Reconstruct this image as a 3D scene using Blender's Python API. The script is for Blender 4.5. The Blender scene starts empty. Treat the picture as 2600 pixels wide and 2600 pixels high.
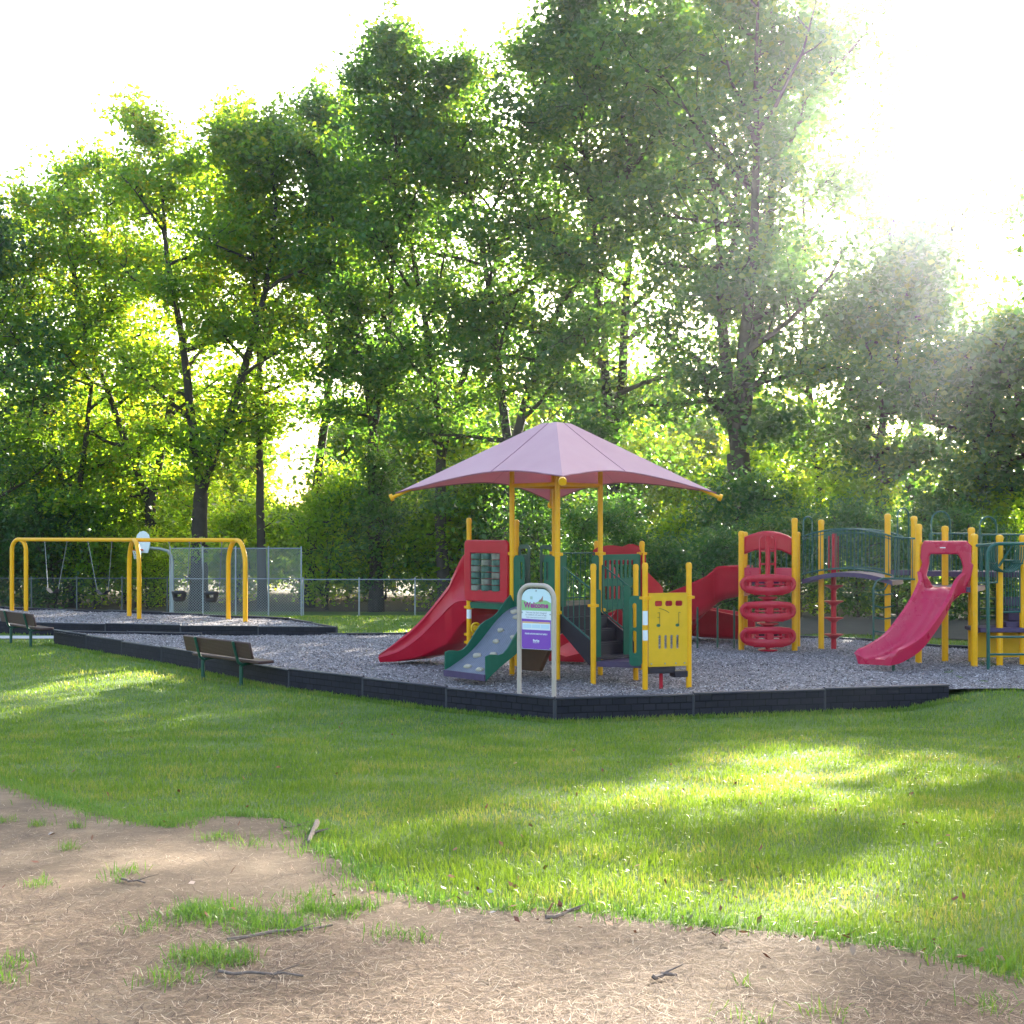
import bpy, math, random
import numpy as np
from mathutils import Vector, Matrix
R = math.radians
random.seed(7)
rng = np.random.default_rng(11)
scene = bpy.context.scene
col = scene.collection
F, HY, CZ = 3150.0, 1355.0, 2.4          # focal length in photo pixels, horizon row, eye height above the mulch

# ------------------------------------------------------------------ terrain
def sstep(a, b, x):
    t = np.clip((np.asarray(x, dtype=float) - a) / (b - a), 0, 1)
    return t * t * (3 - 2 * t)
def gz(x, y):
    x = np.asarray(x, dtype=float); y = np.asarray(y, dtype=float)
    z = -0.30 + 1.1 * np.clip((17.6 - y) / 13.6, 0, 2.0) ** 1.15
    z = z - 0.95 * sstep(38.5, 54, y)
    right = sstep(5.8, 7.6, x) * sstep(15.5, 19.5, y) * (1 - sstep(34, 44, y))
    z = z * (1 - right) + (-0.03) * right
    z = z + 0.03 * np.sin(x * 0.9 + 1.3) * np.sin(y * 0.7) * (y < 17) * sstep(17, 14, y) 
    return z
def W(px, py, d):
    return Vector(((px - 1300) * d / F, d, CZ - (py - HY) * d / F))
def at(px, py):
    """the point of the ground that the photo shows at a pixel"""
    lo, hi = 2.0, 90.0
    s = (py - HY) / F
    d = 2.0
    while d < hi:
        if CZ - s * d <= float(gz((px - 1300) * d / F, d)): break
        d += 0.02
    return ((px - 1300) * d / F, d)
def inpoly(x, y, poly):
    x = np.asarray(x, dtype=float); y = np.asarray(y, dtype=float)
    c = np.zeros(x.shape, bool)
    n = len(poly); j = n - 1
    for i in range(n):
        xi, yi = poly[i][:2]; xj, yj = poly[j][:2]
        if yi != yj:
            k = ((yi > y) != (yj > y)) & (x < (xj - xi) * (y - yi) / (yj - yi) + xi)
            c ^= k
        j = i
    return c

# ------------------------------------------------------------------ object helpers
def tag(o, label=None, cat=None, group=None, kind=None):
    if label: o['label'] = label
    if cat: o['category'] = cat
    if group: o['group'] = group
    if kind: o['kind'] = kind
    return o
ORG = {}
def empty(name, loc, label=None, cat=None, group=None):
    o = bpy.data.objects.new(name, None); col.objects.link(o)
    o.location = loc; o.empty_display_size = 0.2
    ORG[o.name] = Vector(loc)
    return tag(o, label, cat, group)
def origin_of(o):
    return ORG.get(o.name, Vector((0, 0, 0))) if o else Vector((0, 0, 0))
def link(name, me, parent, mat, org=None):
    o = bpy.data.objects.new(name, me); col.objects.link(o)
    if mat is not None and not me.materials: me.materials.append(mat)
    if parent: o.parent = parent
    ORG[o.name] = origin_of(parent) if org is None else Vector(org)
    return o
def copy_tree(o, parent=None):
    c = o.copy(); col.objects.link(c)
    if parent: c.parent = parent
    for ch in [k for k in bpy.data.objects if k.parent == o]:
        copy_tree(ch, c)
    return c

class MB:
    def __init__(s): s.v = []; s.f = []
    def add(s, vs, fs):
        b = len(s.v); s.v += [Vector(v) for v in vs]; s.f += [tuple(i + b for i in f) for f in fs]; return s
    def box(s, c, size, M=None, bev=0.0):
        x, y, z = [k / 2 for k in size]
        if bev > 0:
            b = min(bev, x * .9, y * .9, z * .9)
            vs = []; 
            for sx in (-1, 1):
                for sy in (-1, 1):
                    for sz in (-1, 1):
                        vs += [(sx * x, sy * (y - b), sz * (z - b)), (sx * (x - b), sy * y, sz * (z - b)), (sx * (x - b), sy * (y - b), sz * z)]
            idx = lambda sx, sy, sz, k: ((sx > 0) * 4 + (sy > 0) * 2 + (sz > 0)) * 3 + k
            fs = []
            for a in (-1, 1):
                fs.append([idx(a, -1, -1, 0), idx(a, 1, -1, 0), idx(a, 1, 1, 0), idx(a, -1, 1, 0)][::a])
                fs.append([idx(-1, a, -1, 1), idx(-1, a, 1, 1), idx(1, a, 1, 1), idx(1, a, -1, 1)][::a])
                fs.append([idx(-1, -1, a, 2), idx(1, -1, a, 2), idx(1, 1, a, 2), idx(-1, 1, a, 2)][::a])
                for b2 in (-1, 1):
                    fs.append([idx(a, b2, -1, 0), idx(a, b2, 1, 0), idx(a, b2, 1, 1), idx(a, b2, -1, 1)])
                    fs.append([idx(a, -1, b2, 0), idx(a, 1, b2, 0), idx(a, 1, b2, 2), idx(a, -1, b2, 2)])
                    fs.append([idx(-1, a, b2, 1), idx(1, a, b2, 1), idx(1, a, b2, 2), idx(-1, a, b2, 2)])
                    for c3 in (-1, 1): fs.append([idx(a, b2, c3, 0), idx(a, b2, c3, 1), idx(a, b2, c3, 2)])
        else:
            vs = [(sx * x, sy * y, sz * z) for sx in (-1, 1) for sy in (-1, 1) for sz in (-1, 1)]
            fs = [(0, 1, 3, 2), (4, 6, 7, 5), (0, 4, 5, 1), (2, 3, 7, 6), (0, 2, 6, 4), (1, 5, 7, 3)]
        c = Vector(c)
        if M is None: vs = [Vector(v) + c for v in vs]
        else: vs = [M @ (Vector(v) + c) for v in vs]
        return s.add(vs, fs)
    def bar(s, a, b, w, h):
        """rectangular bar from a to b, width w sideways, height h"""
        a = Vector(a); b = Vector(b); d = (b - a).normalized()
        sd = d.cross(Vector((0, 0, 1)))
        sd = sd.normalized() if sd.length > 1e-4 else Vector((1, 0, 0))
        up = sd.cross(d)
        vs = []
        for p in (a, b):
            for i, j in ((-1, -1), (1, -1), (1, 1), (-1, 1)): vs.append(p + sd * (i * w / 2) + up * (j * h / 2))
        return s.add(vs, [(0, 1, 2, 3), (7, 6, 5, 4), (0, 4, 5, 1), (1, 5, 6, 2), (2, 6, 7, 3), (3, 7, 4, 0)])
    def tube(s, pts, r, n=10, cap=True):
        pts = [Vector(p) for p in pts]
        rs = r if hasattr(r, '__len__') else [r] * len(pts)
        t0 = (pts[1] - pts[0]).normalized()
        a = Vector((0, 0, 1)) if abs(t0.z) < .9 else Vector((1, 0, 0))
        nrm = t0.cross(a).normalized()
        vs = []
        for i, p in enumerate(pts):
            t = (pts[min(i + 1, len(pts) - 1)] - pts[max(i - 1, 0)]).normalized()
            nrm = (nrm - t * nrm.dot(t)).normalized()
            bn = t.cross(nrm)
            for k in range(n):
                an = 2 * math.pi * k / n
                vs.append(p + (nrm * math.cos(an) + bn * math.sin(an)) * rs[i])
        fs = [(i * n + k, i * n + (k + 1) % n, (i + 1) * n + (k + 1) % n, (i + 1) * n + k) for i in range(len(pts) - 1) for k in range(n)]
        if cap: fs += [tuple(range(n))[::-1], tuple((len(pts) - 1) * n + k for k in range(n))]
        return s.add(vs, fs)
    def lathe(s, c, prof, n=16, M=None):
        """prof: (r, z) list turned about the vertical through c"""
        c = Vector(c); vs = []
        for r, z in prof:
            for k in range(n):
                an = 2 * math.pi * k / n
                v = Vector((max(r, 1e-4) * math.cos(an), max(r, 1e-4) * math.sin(an), z))
                vs.append((M @ v if M else v) + c)
        m = len(prof)
        fs = [(i * n + k, i * n + (k + 1) % n, (i + 1) * n + (k + 1) % n, (i + 1) * n + k) for i in range(m - 1) for k in range(n)]
        fs += [tuple(range(n))[::-1], tuple((m - 1) * n + k for k in range(n))]
        return s.add(vs, fs)
    def sweep(s, profs, pts, ws, up=Vector((0, 0, 1))):
        """closed profile (list of (a,b)) carried along pts; a along ws[i], b along up"""
        vs = []; n = len(profs[0])
        for i, p in enumerate(pts):
            w = Vector(ws[i]); u = Vector(up[i]) if isinstance(up, list) else Vector(up)
            for a, b in profs[i]: vs.append(Vector(p) + w * a + u * b)
        m = len(pts)
        fs = [(i * n + k, i * n + (k + 1) % n, (i + 1) * n + (k + 1) % n, (i + 1) * n + k) for i in range(m - 1) for k in range(n)]
        fs += [tuple(range(n))[::-1], tuple((m - 1) * n + k for k in range(n))]
        return s.add(vs, fs)
    def mesh(s, me, M):
        return s.add([M @ v.co for v in me.vertices], [tuple(p.vertices) for p in me.polygons])
    def build(s, name, mat, parent=None, smooth=40, org=None):
        o0 = origin_of(parent) if org is None else Vector(org)
        me = bpy.data.meshes.new(name)
        me.from_pydata([v - o0 for v in s.v], [], s.f)
        me.validate()
        import bmesh
        bm = bmesh.new(); bm.from_mesh(me); bmesh.ops.recalc_face_normals(bm, faces=bm.faces); bm.to_mesh(me); bm.free()
        if smooth:
            me.polygons.foreach_set('use_smooth', [True] * len(me.polygons))
            me.set_sharp_from_angle(angle=R(smooth))
        return link(name, me, parent, mat)

def rr(x0, y0, x1, y1, r, n=5):
    pts = []
    for cx, cy, a0 in ((x1 - r, y1 - r, 0), (x0 + r, y1 - r, 90), (x0 + r, y0 + r, 180), (x1 - r, y0 + r, 270)):
        for k in range(n + 1):
            a = R(a0 + 90 * k / n); pts.append((cx + r * math.cos(a), cy + r * math.sin(a)))
    return pts
def flat(outer, holes=(), th=.02, bev=.003):
    cu = bpy.data.curves.new('tmp', 'CURVE'); cu.dimensions = '2D'; cu.fill_mode = 'BOTH'
    cu.extrude = th / 2 - bev; cu.bevel_depth = bev; cu.bevel_resolution = 1
    for pl in [outer] + list(holes):
        sp = cu.splines.new('POLY'); sp.points.add(len(pl) - 1)
        for p, q in zip(sp.points, pl): p.co = (q[0], q[1], 0, 1)
        sp.use_cyclic_u = True
    ob = bpy.data.objects.new('tmp', cu); col.objects.link(ob)
    dg = bpy.context.evaluated_depsgraph_get()
    me = bpy.data.meshes.new_from_object(ob.evaluated_get(dg))
    bpy.data.objects.remove(ob); bpy.data.curves.remove(cu)
    return me
def textmesh(body, size, th=.002, offset=0.0, align='CENTER', spacing=1.0):
    cu = bpy.data.curves.new('tmp', 'FONT'); cu.body = body; cu.size = size; cu.extrude = th / 2
    cu.align_x = align; cu.align_y = 'CENTER'; cu.offset = offset; cu.space_character = spacing; cu.resolution_u = 3
    ob = bpy.data.objects.new('tmp', cu); col.objects.link(ob)
    dg = bpy.context.evaluated_depsgraph_get()
    me = bpy.data.meshes.new_from_object(ob.evaluated_get(dg))
    bpy.data.objects.remove(ob); bpy.data.curves.remove(cu)
    return me
def frame(p0, p1, z=0, off=0):
    """matrix: local x from p0 to p1, local y up, local z towards the near side"""
    p0 = Vector((p0[0], p0[1], z)); p1 = Vector((p1[0], p1[1], z))
    u = (p1 - p0).normalized(); up = Vector((0, 0, 1)); n = u.cross(up)
    if n.y > 0: n = -n
    M = Matrix(((u.x, up.x, n.x, p0.x + n.x * off), (u.y, up.y, n.y, p0.y + n.y * off), (u.z, up.z, n.z, p0.z), (0, 0, 0, 1)))
    return M, (p1 - p0).length

# ------------------------------------------------------------------ materials
def mat(name, color, rough=.6, metal=0, spec=.5, coat=0):
    m = bpy.data.materials.new(name); m.use_nodes = True
    b = m.node_tree.nodes['Principled BSDF']
    b.inputs['Base Color'].default_value = (*color, 1); b.inputs['Roughness'].default_value = rough
    b.inputs['Metallic'].default_value = metal; b.inputs['Specular IOR Level'].default_value = spec
    b.inputs['Coat Weight'].default_value = coat
    return m
def N(m, t, **kw):
    n = m.node_tree.nodes.new(t)
    for k, v in kw.items():
        if k in n.inputs: n.inputs[k].default_value = v
        else: setattr(n, k, v)
    return n
def L(m, a, b): m.node_tree.links.new(a, b)
def ramp(m, fac, stops):
    r = N(m, 'ShaderNodeValToRGB'); e = r.color_ramp.elements
    while len(e) < len(stops): e.new(.5)
    for q, (p, c) in zip(e, stops): q.position = p; q.color = (*c, 1)
    L(m, fac, r.inputs['Fac']); return r
def worn(name, c, rough=.45, scale=6, amt=.18, bump=.0, spec=.5, coat=0):
    """painted or moulded surface with slight fading and dirt"""
    m = mat(name, c, rough, spec=spec, coat=coat); b = m.node_tree.nodes['Principled BSDF']
    tc = N(m, 'ShaderNodeTexCoord'); nz = N(m, 'ShaderNodeTexNoise', Scale=scale, Detail=6.0, Roughness=.65)
    L(m, tc.outputs['Object'], nz.inputs['Vector'])
    d = tuple(k * (1 - amt) for k in c); l = tuple(min(1, k * (1 + amt * .6) + .01) for k in c)
    r = ramp(m, nz.outputs['Fac'], [(.3, d), (.55, c), (.75, l)]); L(m, r.outputs['Color'], b.inputs['Base Color'])
    r2 = N(m, 'ShaderNodeMapRange'); r2.inputs['To Min'].default_value = rough - .1; r2.inputs['To Max'].default_value = rough + .15
    L(m, nz.outputs['Fac'], r2.inputs['Value']); L(m, r2.outputs['Result'], b.inputs['Roughness'])
    if bump:
        bp = N(m, 'ShaderNodeBump', Strength=bump, Distance=.01); L(m, nz.outputs['Fac'], bp.inputs['Height']); L(m, bp.outputs['Normal'], b.inputs['Normal'])
    return m
YEL = worn('yellow_paint', (.84, .40, .002), .35, 5, .10, spec=.35)
YPAN = worn('yellow_plastic', (.74, .41, .008), .45, 4, .1, spec=.35)
RED = worn('red_plastic', (.47, .003, .024), .32, 3, .12, spec=.4)
PINK = worn('faded_red_plastic', (.50, .005, .055), .26, 2, .07, spec=.5)
GRN = worn('green_plastic', (.003, .10, .055), .45, 4, .15, spec=.35)
GPIPE = worn('green_pipe', (.003, .085, .065), .35, 8, .15)
DGRN = worn('dark_green_paint', (.01, .07, .045), .4, 8, .2)
DECK = worn('dark_coated_deck', (.018, .011, .02), .55, 9, .3)
DECKP = worn('plum_coated_deck', (.06, .035, .09), .5, 9, .2)
TAN = worn('tan_powder_coat', (.50, .39, .32), .4, 6, .1)
HOLD = worn('tan_rock_plastic', (.42, .36, .27), .6, 14, .2)
GREYR = worn('grey_ramp', (.16, .17, .21), .6, 10, .15)
STEEL = mat('galvanised_steel', (.40, .42, .45), .45, .7)
WIRE = mat('fence_wire', (.20, .21, .22), .5, .6)
OLDST = mat('weathered_steel', (.12, .13, .13), .6, .4)
CHAIN = mat('chain_steel', (.25, .26, .28), .45, .6)
RUBBER = mat('black_rubber', (.015, .015, .018), .6)
WHITE = worn('white_board', (.78, .8, .82), .4, 3, .05)
ORANGE = mat('orange_rim', (.7, .08, .02), .45)
LABEL = mat('label_white', (.75, .77, .8), .4)
CONC = worn('concrete', (.48, .46, .44), .85, 3, .15, .2)
BROWN = worn('brown_perforated', (.06, .022, .02), .5, 10, .2)
def perforated(m, s=42):
    b = m.node_tree.nodes['Principled BSDF']
    tc = N(m, 'ShaderNodeTexCoord'); v = N(m, 'ShaderNodeTexVoronoi', Scale=float(s), Randomness=0.0); L(m, tc.outputs['Object'], v.inputs['Vector'])
    bp = N(m, 'ShaderNodeBump', Strength=.7, Distance=.01); L(m, v.outputs['Distance'], bp.inputs['Height']); L(m, bp.outputs['Normal'], b.inputs['Normal'])
perforated(BROWN)
def ribbed(m, direction, s):
    b = m.node_tree.nodes['Principled BSDF']
    tc = N(m, 'ShaderNodeTexCoord'); mp = N(m, 'ShaderNodeMapping'); mp.inputs['Rotation'].default_value = (0, 0, direction)
    w = N(m, 'ShaderNodeTexWave', Scale=float(s)); L(m, tc.outputs['Object'], mp.inputs['Vector']); L(m, mp.outputs['Vector'], w.inputs['Vector'])
    bp = N(m, 'ShaderNodeBump', Strength=.6, Distance=.01); L(m, w.outputs['Fac'], bp.inputs['Height']); L(m, bp.outputs['Normal'], b.inputs['Normal'])
ribbed(GREYR, R(42), 7)

def fabric():
    m = mat('shade_fabric', (.45, .25, .29), .8, spec=.2); nt = m.node_tree; b = nt.nodes['Principled BSDF']
    tc = N(m, 'ShaderNodeTexCoord'); nz = N(m, 'ShaderNodeTexNoise', Scale=1.1, Detail=4.0); L(m, tc.outputs['Object'], nz.inputs['Vector'])
    r = ramp(m, nz.outputs['Fac'], [(.3, (.58, .29, .34)), (.7, (.66, .36, .41))])
    L(m, r.outputs['Color'], b.inputs['Base Color'])
    wv = N(m, 'ShaderNodeTexNoise', Scale=160.0); L(m, tc.outputs['Object'], wv.inputs['Vector'])
    bp = N(m, 'ShaderNodeBump', Strength=.25, Distance=.004); L(m, wv.outputs['Fac'], bp.inputs['Height']); L(m, bp.outputs['Normal'], b.inputs['Normal'])
    b.inputs['Sheen Weight'].default_value = .4; b.inputs['Sheen Roughness'].default_value = .5
    tr = N(m, 'ShaderNodeBsdfTranslucent', Color=(.45, .08, .12, 1)); mx = N(m, 'ShaderNodeMixShader', Fac=.25)
    L(m, b.outputs[0], mx.inputs[1]); L(m, tr.outputs[0], mx.inputs[2]); L(m, mx.outputs[0], nt.nodes['Material Output'].inputs[0])
    return m
FABRIC = fabric()
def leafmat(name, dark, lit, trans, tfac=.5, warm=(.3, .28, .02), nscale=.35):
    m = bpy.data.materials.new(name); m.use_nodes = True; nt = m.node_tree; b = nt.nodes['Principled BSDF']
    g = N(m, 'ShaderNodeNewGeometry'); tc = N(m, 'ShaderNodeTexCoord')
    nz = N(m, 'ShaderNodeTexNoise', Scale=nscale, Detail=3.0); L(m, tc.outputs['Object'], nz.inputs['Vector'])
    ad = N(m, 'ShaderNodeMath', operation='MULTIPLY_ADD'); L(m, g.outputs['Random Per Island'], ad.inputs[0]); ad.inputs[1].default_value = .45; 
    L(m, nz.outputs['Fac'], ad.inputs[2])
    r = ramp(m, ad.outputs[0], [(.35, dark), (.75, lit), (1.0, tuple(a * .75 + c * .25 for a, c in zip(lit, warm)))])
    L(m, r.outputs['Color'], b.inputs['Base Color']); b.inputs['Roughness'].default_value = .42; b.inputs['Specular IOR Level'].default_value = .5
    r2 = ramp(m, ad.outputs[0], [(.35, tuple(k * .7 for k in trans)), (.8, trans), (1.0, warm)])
    tr = N(m, 'ShaderNodeBsdfTranslucent'); L(m, r2.outputs['Color'], tr.inputs['Color'])
    mx = N(m, 'ShaderNodeMixShader', Fac=tfac)
    L(m, b.outputs[0], mx.inputs[1]); L(m, tr.outputs[0], mx.inputs[2]); L(m, mx.outputs[0], nt.nodes['Material Output'].inputs[0])
    return m
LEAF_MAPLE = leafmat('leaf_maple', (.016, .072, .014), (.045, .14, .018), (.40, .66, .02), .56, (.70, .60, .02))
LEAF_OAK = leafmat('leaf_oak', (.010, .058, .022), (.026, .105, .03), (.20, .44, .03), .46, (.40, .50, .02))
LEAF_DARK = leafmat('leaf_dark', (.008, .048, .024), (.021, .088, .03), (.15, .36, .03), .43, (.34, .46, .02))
LEAF_YOUNG = leafmat('leaf_young', (.03, .10, .012), (.07, .20, .02), (.48, .72, .02), .6, (.72, .70, .02))
GRASSM = leafmat('grass_blades', (.036, .105, .011), (.105, .215, .018), (.25, .38, .02), .45, (.50, .42, .10), 1.1)
GRASSD = leafmat('grass_tuft_blades', (.05, .14, .02), (.10, .24, .03), (.18, .34, .03), .45, (.3, .34, .06))
def bark():
    m = worn('bark', (.045, .034, .028), .9, 4, .45, .8); return m
BARK = bark()
def ground_mat():
    m = mat('lawn_soil', (.06, .1, .02), .95); b = m.node_tree.nodes['Principled BSDF']
    tc = N(m, 'ShaderNodeTexCoord'); n1 = N(m, 'ShaderNodeTexNoise', Scale=.6, Detail=8.0, Roughness=.7); n2 = N(m, 'ShaderNodeTexNoise', Scale=34.0, Detail=6.0, Roughness=.75)
    L(m, tc.outputs['Object'], n1.inputs['Vector']); L(m, tc.outputs['Object'], n2.inputs['Vector'])
    ad = N(m, 'ShaderNodeMath', operation='MULTIPLY_ADD'); L(m, n2.outputs['Fac'], ad.inputs[0]); ad.inputs[1].default_value = .7; L(m, n1.outputs['Fac'], ad.inputs[2])
    r = ramp(m, ad.outputs[0], [(.55, (.035, .07, .01)), (.8, (.075, .14, .018)), (1.0, (.14, .20, .04))]); L(m, r.outputs['Color'], b.inputs['Base Color'])
    bp = N(m, 'ShaderNodeBump', Strength=.7, Distance=.05); L(m, n2.outputs['Fac'], bp.inputs['Height']); L(m, bp.outputs['Normal'], b.inputs['Normal'])
    return m
def dirt_mat():
    m = mat('dry_dirt', (.3, .2, .14), .95); b = m.node_tree.nodes['Principled BSDF']
    tc = N(m, 'ShaderNodeTexCoord'); n1 = N(m, 'ShaderNodeTexNoise', Scale=1.3, Detail=9.0, Roughness=.7); n2 = N(m, 'ShaderNodeTexNoise', Scale=60.0, Detail=5.0, Roughness=.8)
    L(m, tc.outputs['Object'], n1.inputs['Vector']); L(m, tc.outputs['Object'], n2.inputs['Vector'])
    ad = N(m, 'ShaderNodeMath', operation='MULTIPLY_ADD'); L(m, n2.outputs['Fac'], ad.inputs[0]); ad.inputs[1].default_value = .5; L(m, n1.outputs['Fac'], ad.inputs[2])
    r = ramp(m, ad.outputs[0], [(.5, (.08, .052, .03)), (.75, (.18, .122, .07)), (.95, (.29, .21, .13))]); L(m, r.outputs['Color'], b.inputs['Base Color'])
    bp = N(m, 'ShaderNodeBump', Strength=.8, Distance=.03); L(m, ad.outputs[0], bp.inputs['Height']); L(m, bp.outputs['Normal'], b.inputs['Normal'])
    return m
def mulch_mat(name='mulch_bed', chips=False):
    m = mat(name, (.2, .18, .2), .9); b = m.node_tree.nodes['Principled BSDF']
    if chips:
        g = N(m, 'ShaderNodeNewGeometry'); fac = g.outputs['Random Per Island']
        r = ramp(m, fac, [(0, (.055, .045, .045)), (.4, (.21, .185, .19)), (.75, (.36, .33, .33)), (1, (.62, .57, .55))])
    else:
        tc = N(m, 'ShaderNodeTexCoord'); v = N(m, 'ShaderNodeTexVoronoi', Scale=26.0); L(m, tc.outputs['Object'], v.inputs['Vector'])
        hs = N(m, 'ShaderNodeSeparateColor'); L(m, v.outputs['Color'], hs.inputs[0])
        r = ramp(m, hs.outputs[0], [(0, (.07, .06, .06)), (.6, (.24, .215, .22)), (1, (.40, .365, .365))])
        bp = N(m, 'ShaderNodeBump', Strength=.9, Distance=.03); L(m, v.outputs['Distance'], bp.inputs['Height']); L(m, bp.outputs['Normal'], b.inputs['Normal'])
    L(m, r.outputs['Color'], b.inputs['Base Color']); return m
def border_mat():
    m = mat('black_border_plastic', (.03, .03, .045), .6, spec=.2); b = m.node_tree.nodes['Principled BSDF']
    tc = N(m, 'ShaderNodeTexCoord'); mp = N(m, 'ShaderNodeMapping'); mp.inputs['Rotation'].default_value = (R(90), 0, 0)
    L(m, tc.outputs['Object'], mp.inputs['Vector'])
    br = N(m, 'ShaderNodeTexBrick'); br.inputs['Scale'].default_value = 4.2; br.inputs['Mortar Size'].default_value = .03; br.inputs['Mortar Smooth'].default_value = .3
    br.inputs['Brick Width'].default_value = .8; br.inputs['Row Height'].default_value = .42
    br.inputs['Color1'].default_value = (.013, .012, .02, 1); br.inputs['Color2'].default_value = (.021, .019, .03, 1); br.inputs['Mortar'].default_value = (.001, .001, .002, 1)
    L(m, mp.outputs['Vector'], br.inputs['Vector']); L(m, br.outputs['Color'], b.inputs['Base Color'])
    bp = N(m, 'ShaderNodeBump', Strength=.8, Distance=.012); bp.invert = True; L(m, br.outputs['Fac'], bp.inputs['Height']); L(m, bp.outputs['Normal'], b.inputs['Normal'])
    return m
BORDER = border_mat()
BCAP = worn('border_top_plastic', (.028, .027, .04), .45, 6, .2)

# ------------------------------------------------------------------ ground
def axis(a, b, fine0, fine1, df, dc):
    pts = list(np.arange(a, fine0, dc)) + list(np.arange(fine0, fine1, df)) + list(np.arange(fine1, b + dc, dc)); return np.array(pts)
xs = axis(-400, 400, -20, 20, .4, 10); ys = axis(-20, 600, 0, 70, .4, 10)
X, Y = np.meshgrid(xs, ys); Z = gz(X, Y)
me = bpy.data.meshes.new('lawn'); nx, ny = len(xs), len(ys)
vs = np.stack([X.ravel(), Y.ravel(), Z.ravel()], 1)
fs = [(j * nx + i, j * nx + i + 1, (j + 1) * nx + i + 1, (j + 1) * nx + i) for j in range(ny - 1) for i in range(nx - 1)]
me.from_pydata(vs.tolist(), [], fs); me.polygons.foreach_set('use_smooth', [True] * len(fs))
tag(link('lawn', me, None, ground_mat()), kind='structure')

def sheet(name, poly, m, lift, step=.25, zf=None):
    """a sheet over the terrain inside a polygon, cut to the polygon's outline"""
    import bmesh
    from mathutils.geometry import tessellate_polygon
    bm = bmesh.new()
    vv = [bm.verts.new((p[0], p[1], 0)) for p in poly]; bm.faces.new(vv)
    x0, x1 = min(p[0] for p in poly), max(p[0] for p in poly); y0, y1 = min(p[1] for p in poly), max(p[1] for p in poly)
    for q in np.arange(x0 + step, x1, step): bmesh.ops.bisect_plane(bm, geom=bm.verts[:] + bm.edges[:] + bm.faces[:], plane_co=(q, 0, 0), plane_no=(1, 0, 0))
    for q in np.arange(y0 + step, y1, step): bmesh.ops.bisect_plane(bm, geom=bm.verts[:] + bm.edges[:] + bm.faces[:], plane_co=(0, q, 0), plane_no=(0, 1, 0))
    bmesh.ops.triangulate(bm, faces=bm.faces[:])
    for v in bm.verts: v.co.z = (float(gz(v.co.x, v.co.y)) if zf is None else zf(v.co.x, v.co.y)) + lift
    for f in bm.faces:
        f.smooth = True
        if f.normal.z < 0: f.normal_flip()
    bm.normal_update()
    for f in bm.faces:
        if f.normal.z < 0: f.normal_flip()
    me = bpy.data.meshes.new(name); bm.to_mesh(me); bm.free()
    return link(name, me, None, m)

edge_px = [(-60, 1975), (0, 1990), (40, 2006), (120, 2030), (200, 2058), (269, 2077), (350, 2092), (430, 2107), (455, 2095), (471, 2083), (540, 2074), (640, 2077), (720, 2083), (775, 2097),
           (790, 2125), (787, 2151), (830, 2175), (895, 2198), (920, 2230), (942, 2258), (990, 2272), (1043, 2279), (1100, 2300), (1177, 2312), (1300, 2319), (1420, 2320), (1535, 2326),
           (1650, 2346), (1771, 2360), (1870, 2366), (1973, 2373), (2070, 2385), (2175, 2400), (2280, 2415), (2377, 2433), (2490, 2465), (2600, 2494), (2700, 2530)]
DIRT = [at(*p) for p in edge_px]
rag = []
for i in range(len(DIRT) - 1):
    a, b = DIRT[i], DIRT[i + 1]
    for k in range(5):
        t = k / 5; rag.append((a[0] + (b[0] - a[0]) * t + random.uniform(-.035, .035), a[1] + (b[1] - a[1]) * t + random.uniform(-.035, .035)))
DIRT = rag + [(DIRT[-1][0] + .5, 3), (DIRT[-1][0] + .5, 0.5), (-6, .5), (DIRT[0][0] - 2, 5), (DIRT[0][0] - 1.5, DIRT[0][1] + .3)]
tag(sheet('dirt_path', DIRT, dirt_mat(), .006, .35), kind='structure')

MULCH = [(.62, 17.95), (6.8, 19.35), (8.2, 19.2), (9.5, 18.9), (12, 19.3), (14, 21), (13, 24.3), (9.1, 26.1), (7.8, 28), (4.7, 30.05), (1, 30), (-4.4, 29.5), (-7.35, 29.4), (-11.2, 30.3), (-7.3, 25.95), (-3.87, 21.65), (-1.0, 19.15)]
SWM = [(-4.46, 31.6), (-8.5, 31.9), (-12.8, 33.3), (-17.5, 35.2), (-20, 38), (-19, 41), (-16.3, 39.9), (-10.5, 37.3), (-6.2, 34.6)]
MM = mulch_mat(); MC = mulch_mat('mulch_chips', True)
mz = lambda x, y: .015 * math.sin(x * 1.9) * math.sin(y * 1.4) + .01 * math.sin(x * 4.1 + y * 3) 
tag(sheet('mulch_bed', MULCH, MM, -.02, .5, mz), kind='structure')
tag(sheet('mulch_bed', SWM, MM, -.02, .5, mz), kind='structure')
FLOOR = [(3.0, 40), (5.2, 31.2), (9, 29.2), (12, 26.5), (16, 25), (60, 25), (60, 110), (-60, 110), (-60, 57.6), (-3, 57.6)]
FL = worn('leaf_litter_soil', (.045, .036, .02), .95, 3, .5, .6)
tag(sheet('forest_floor', FLOOR, FL, .03, 1.0), kind='structure')
pa = [(-16, 32.2), (-12.35, 32.0), (-11.9, 33.0), (-16, 33.3)]
tag(sheet('concrete_path', [(-22, 31.9), (-11.7, 31.7), (-11.7, 32.55), (-22, 32.75)], CONC, .02, .5), kind='structure')

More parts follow.
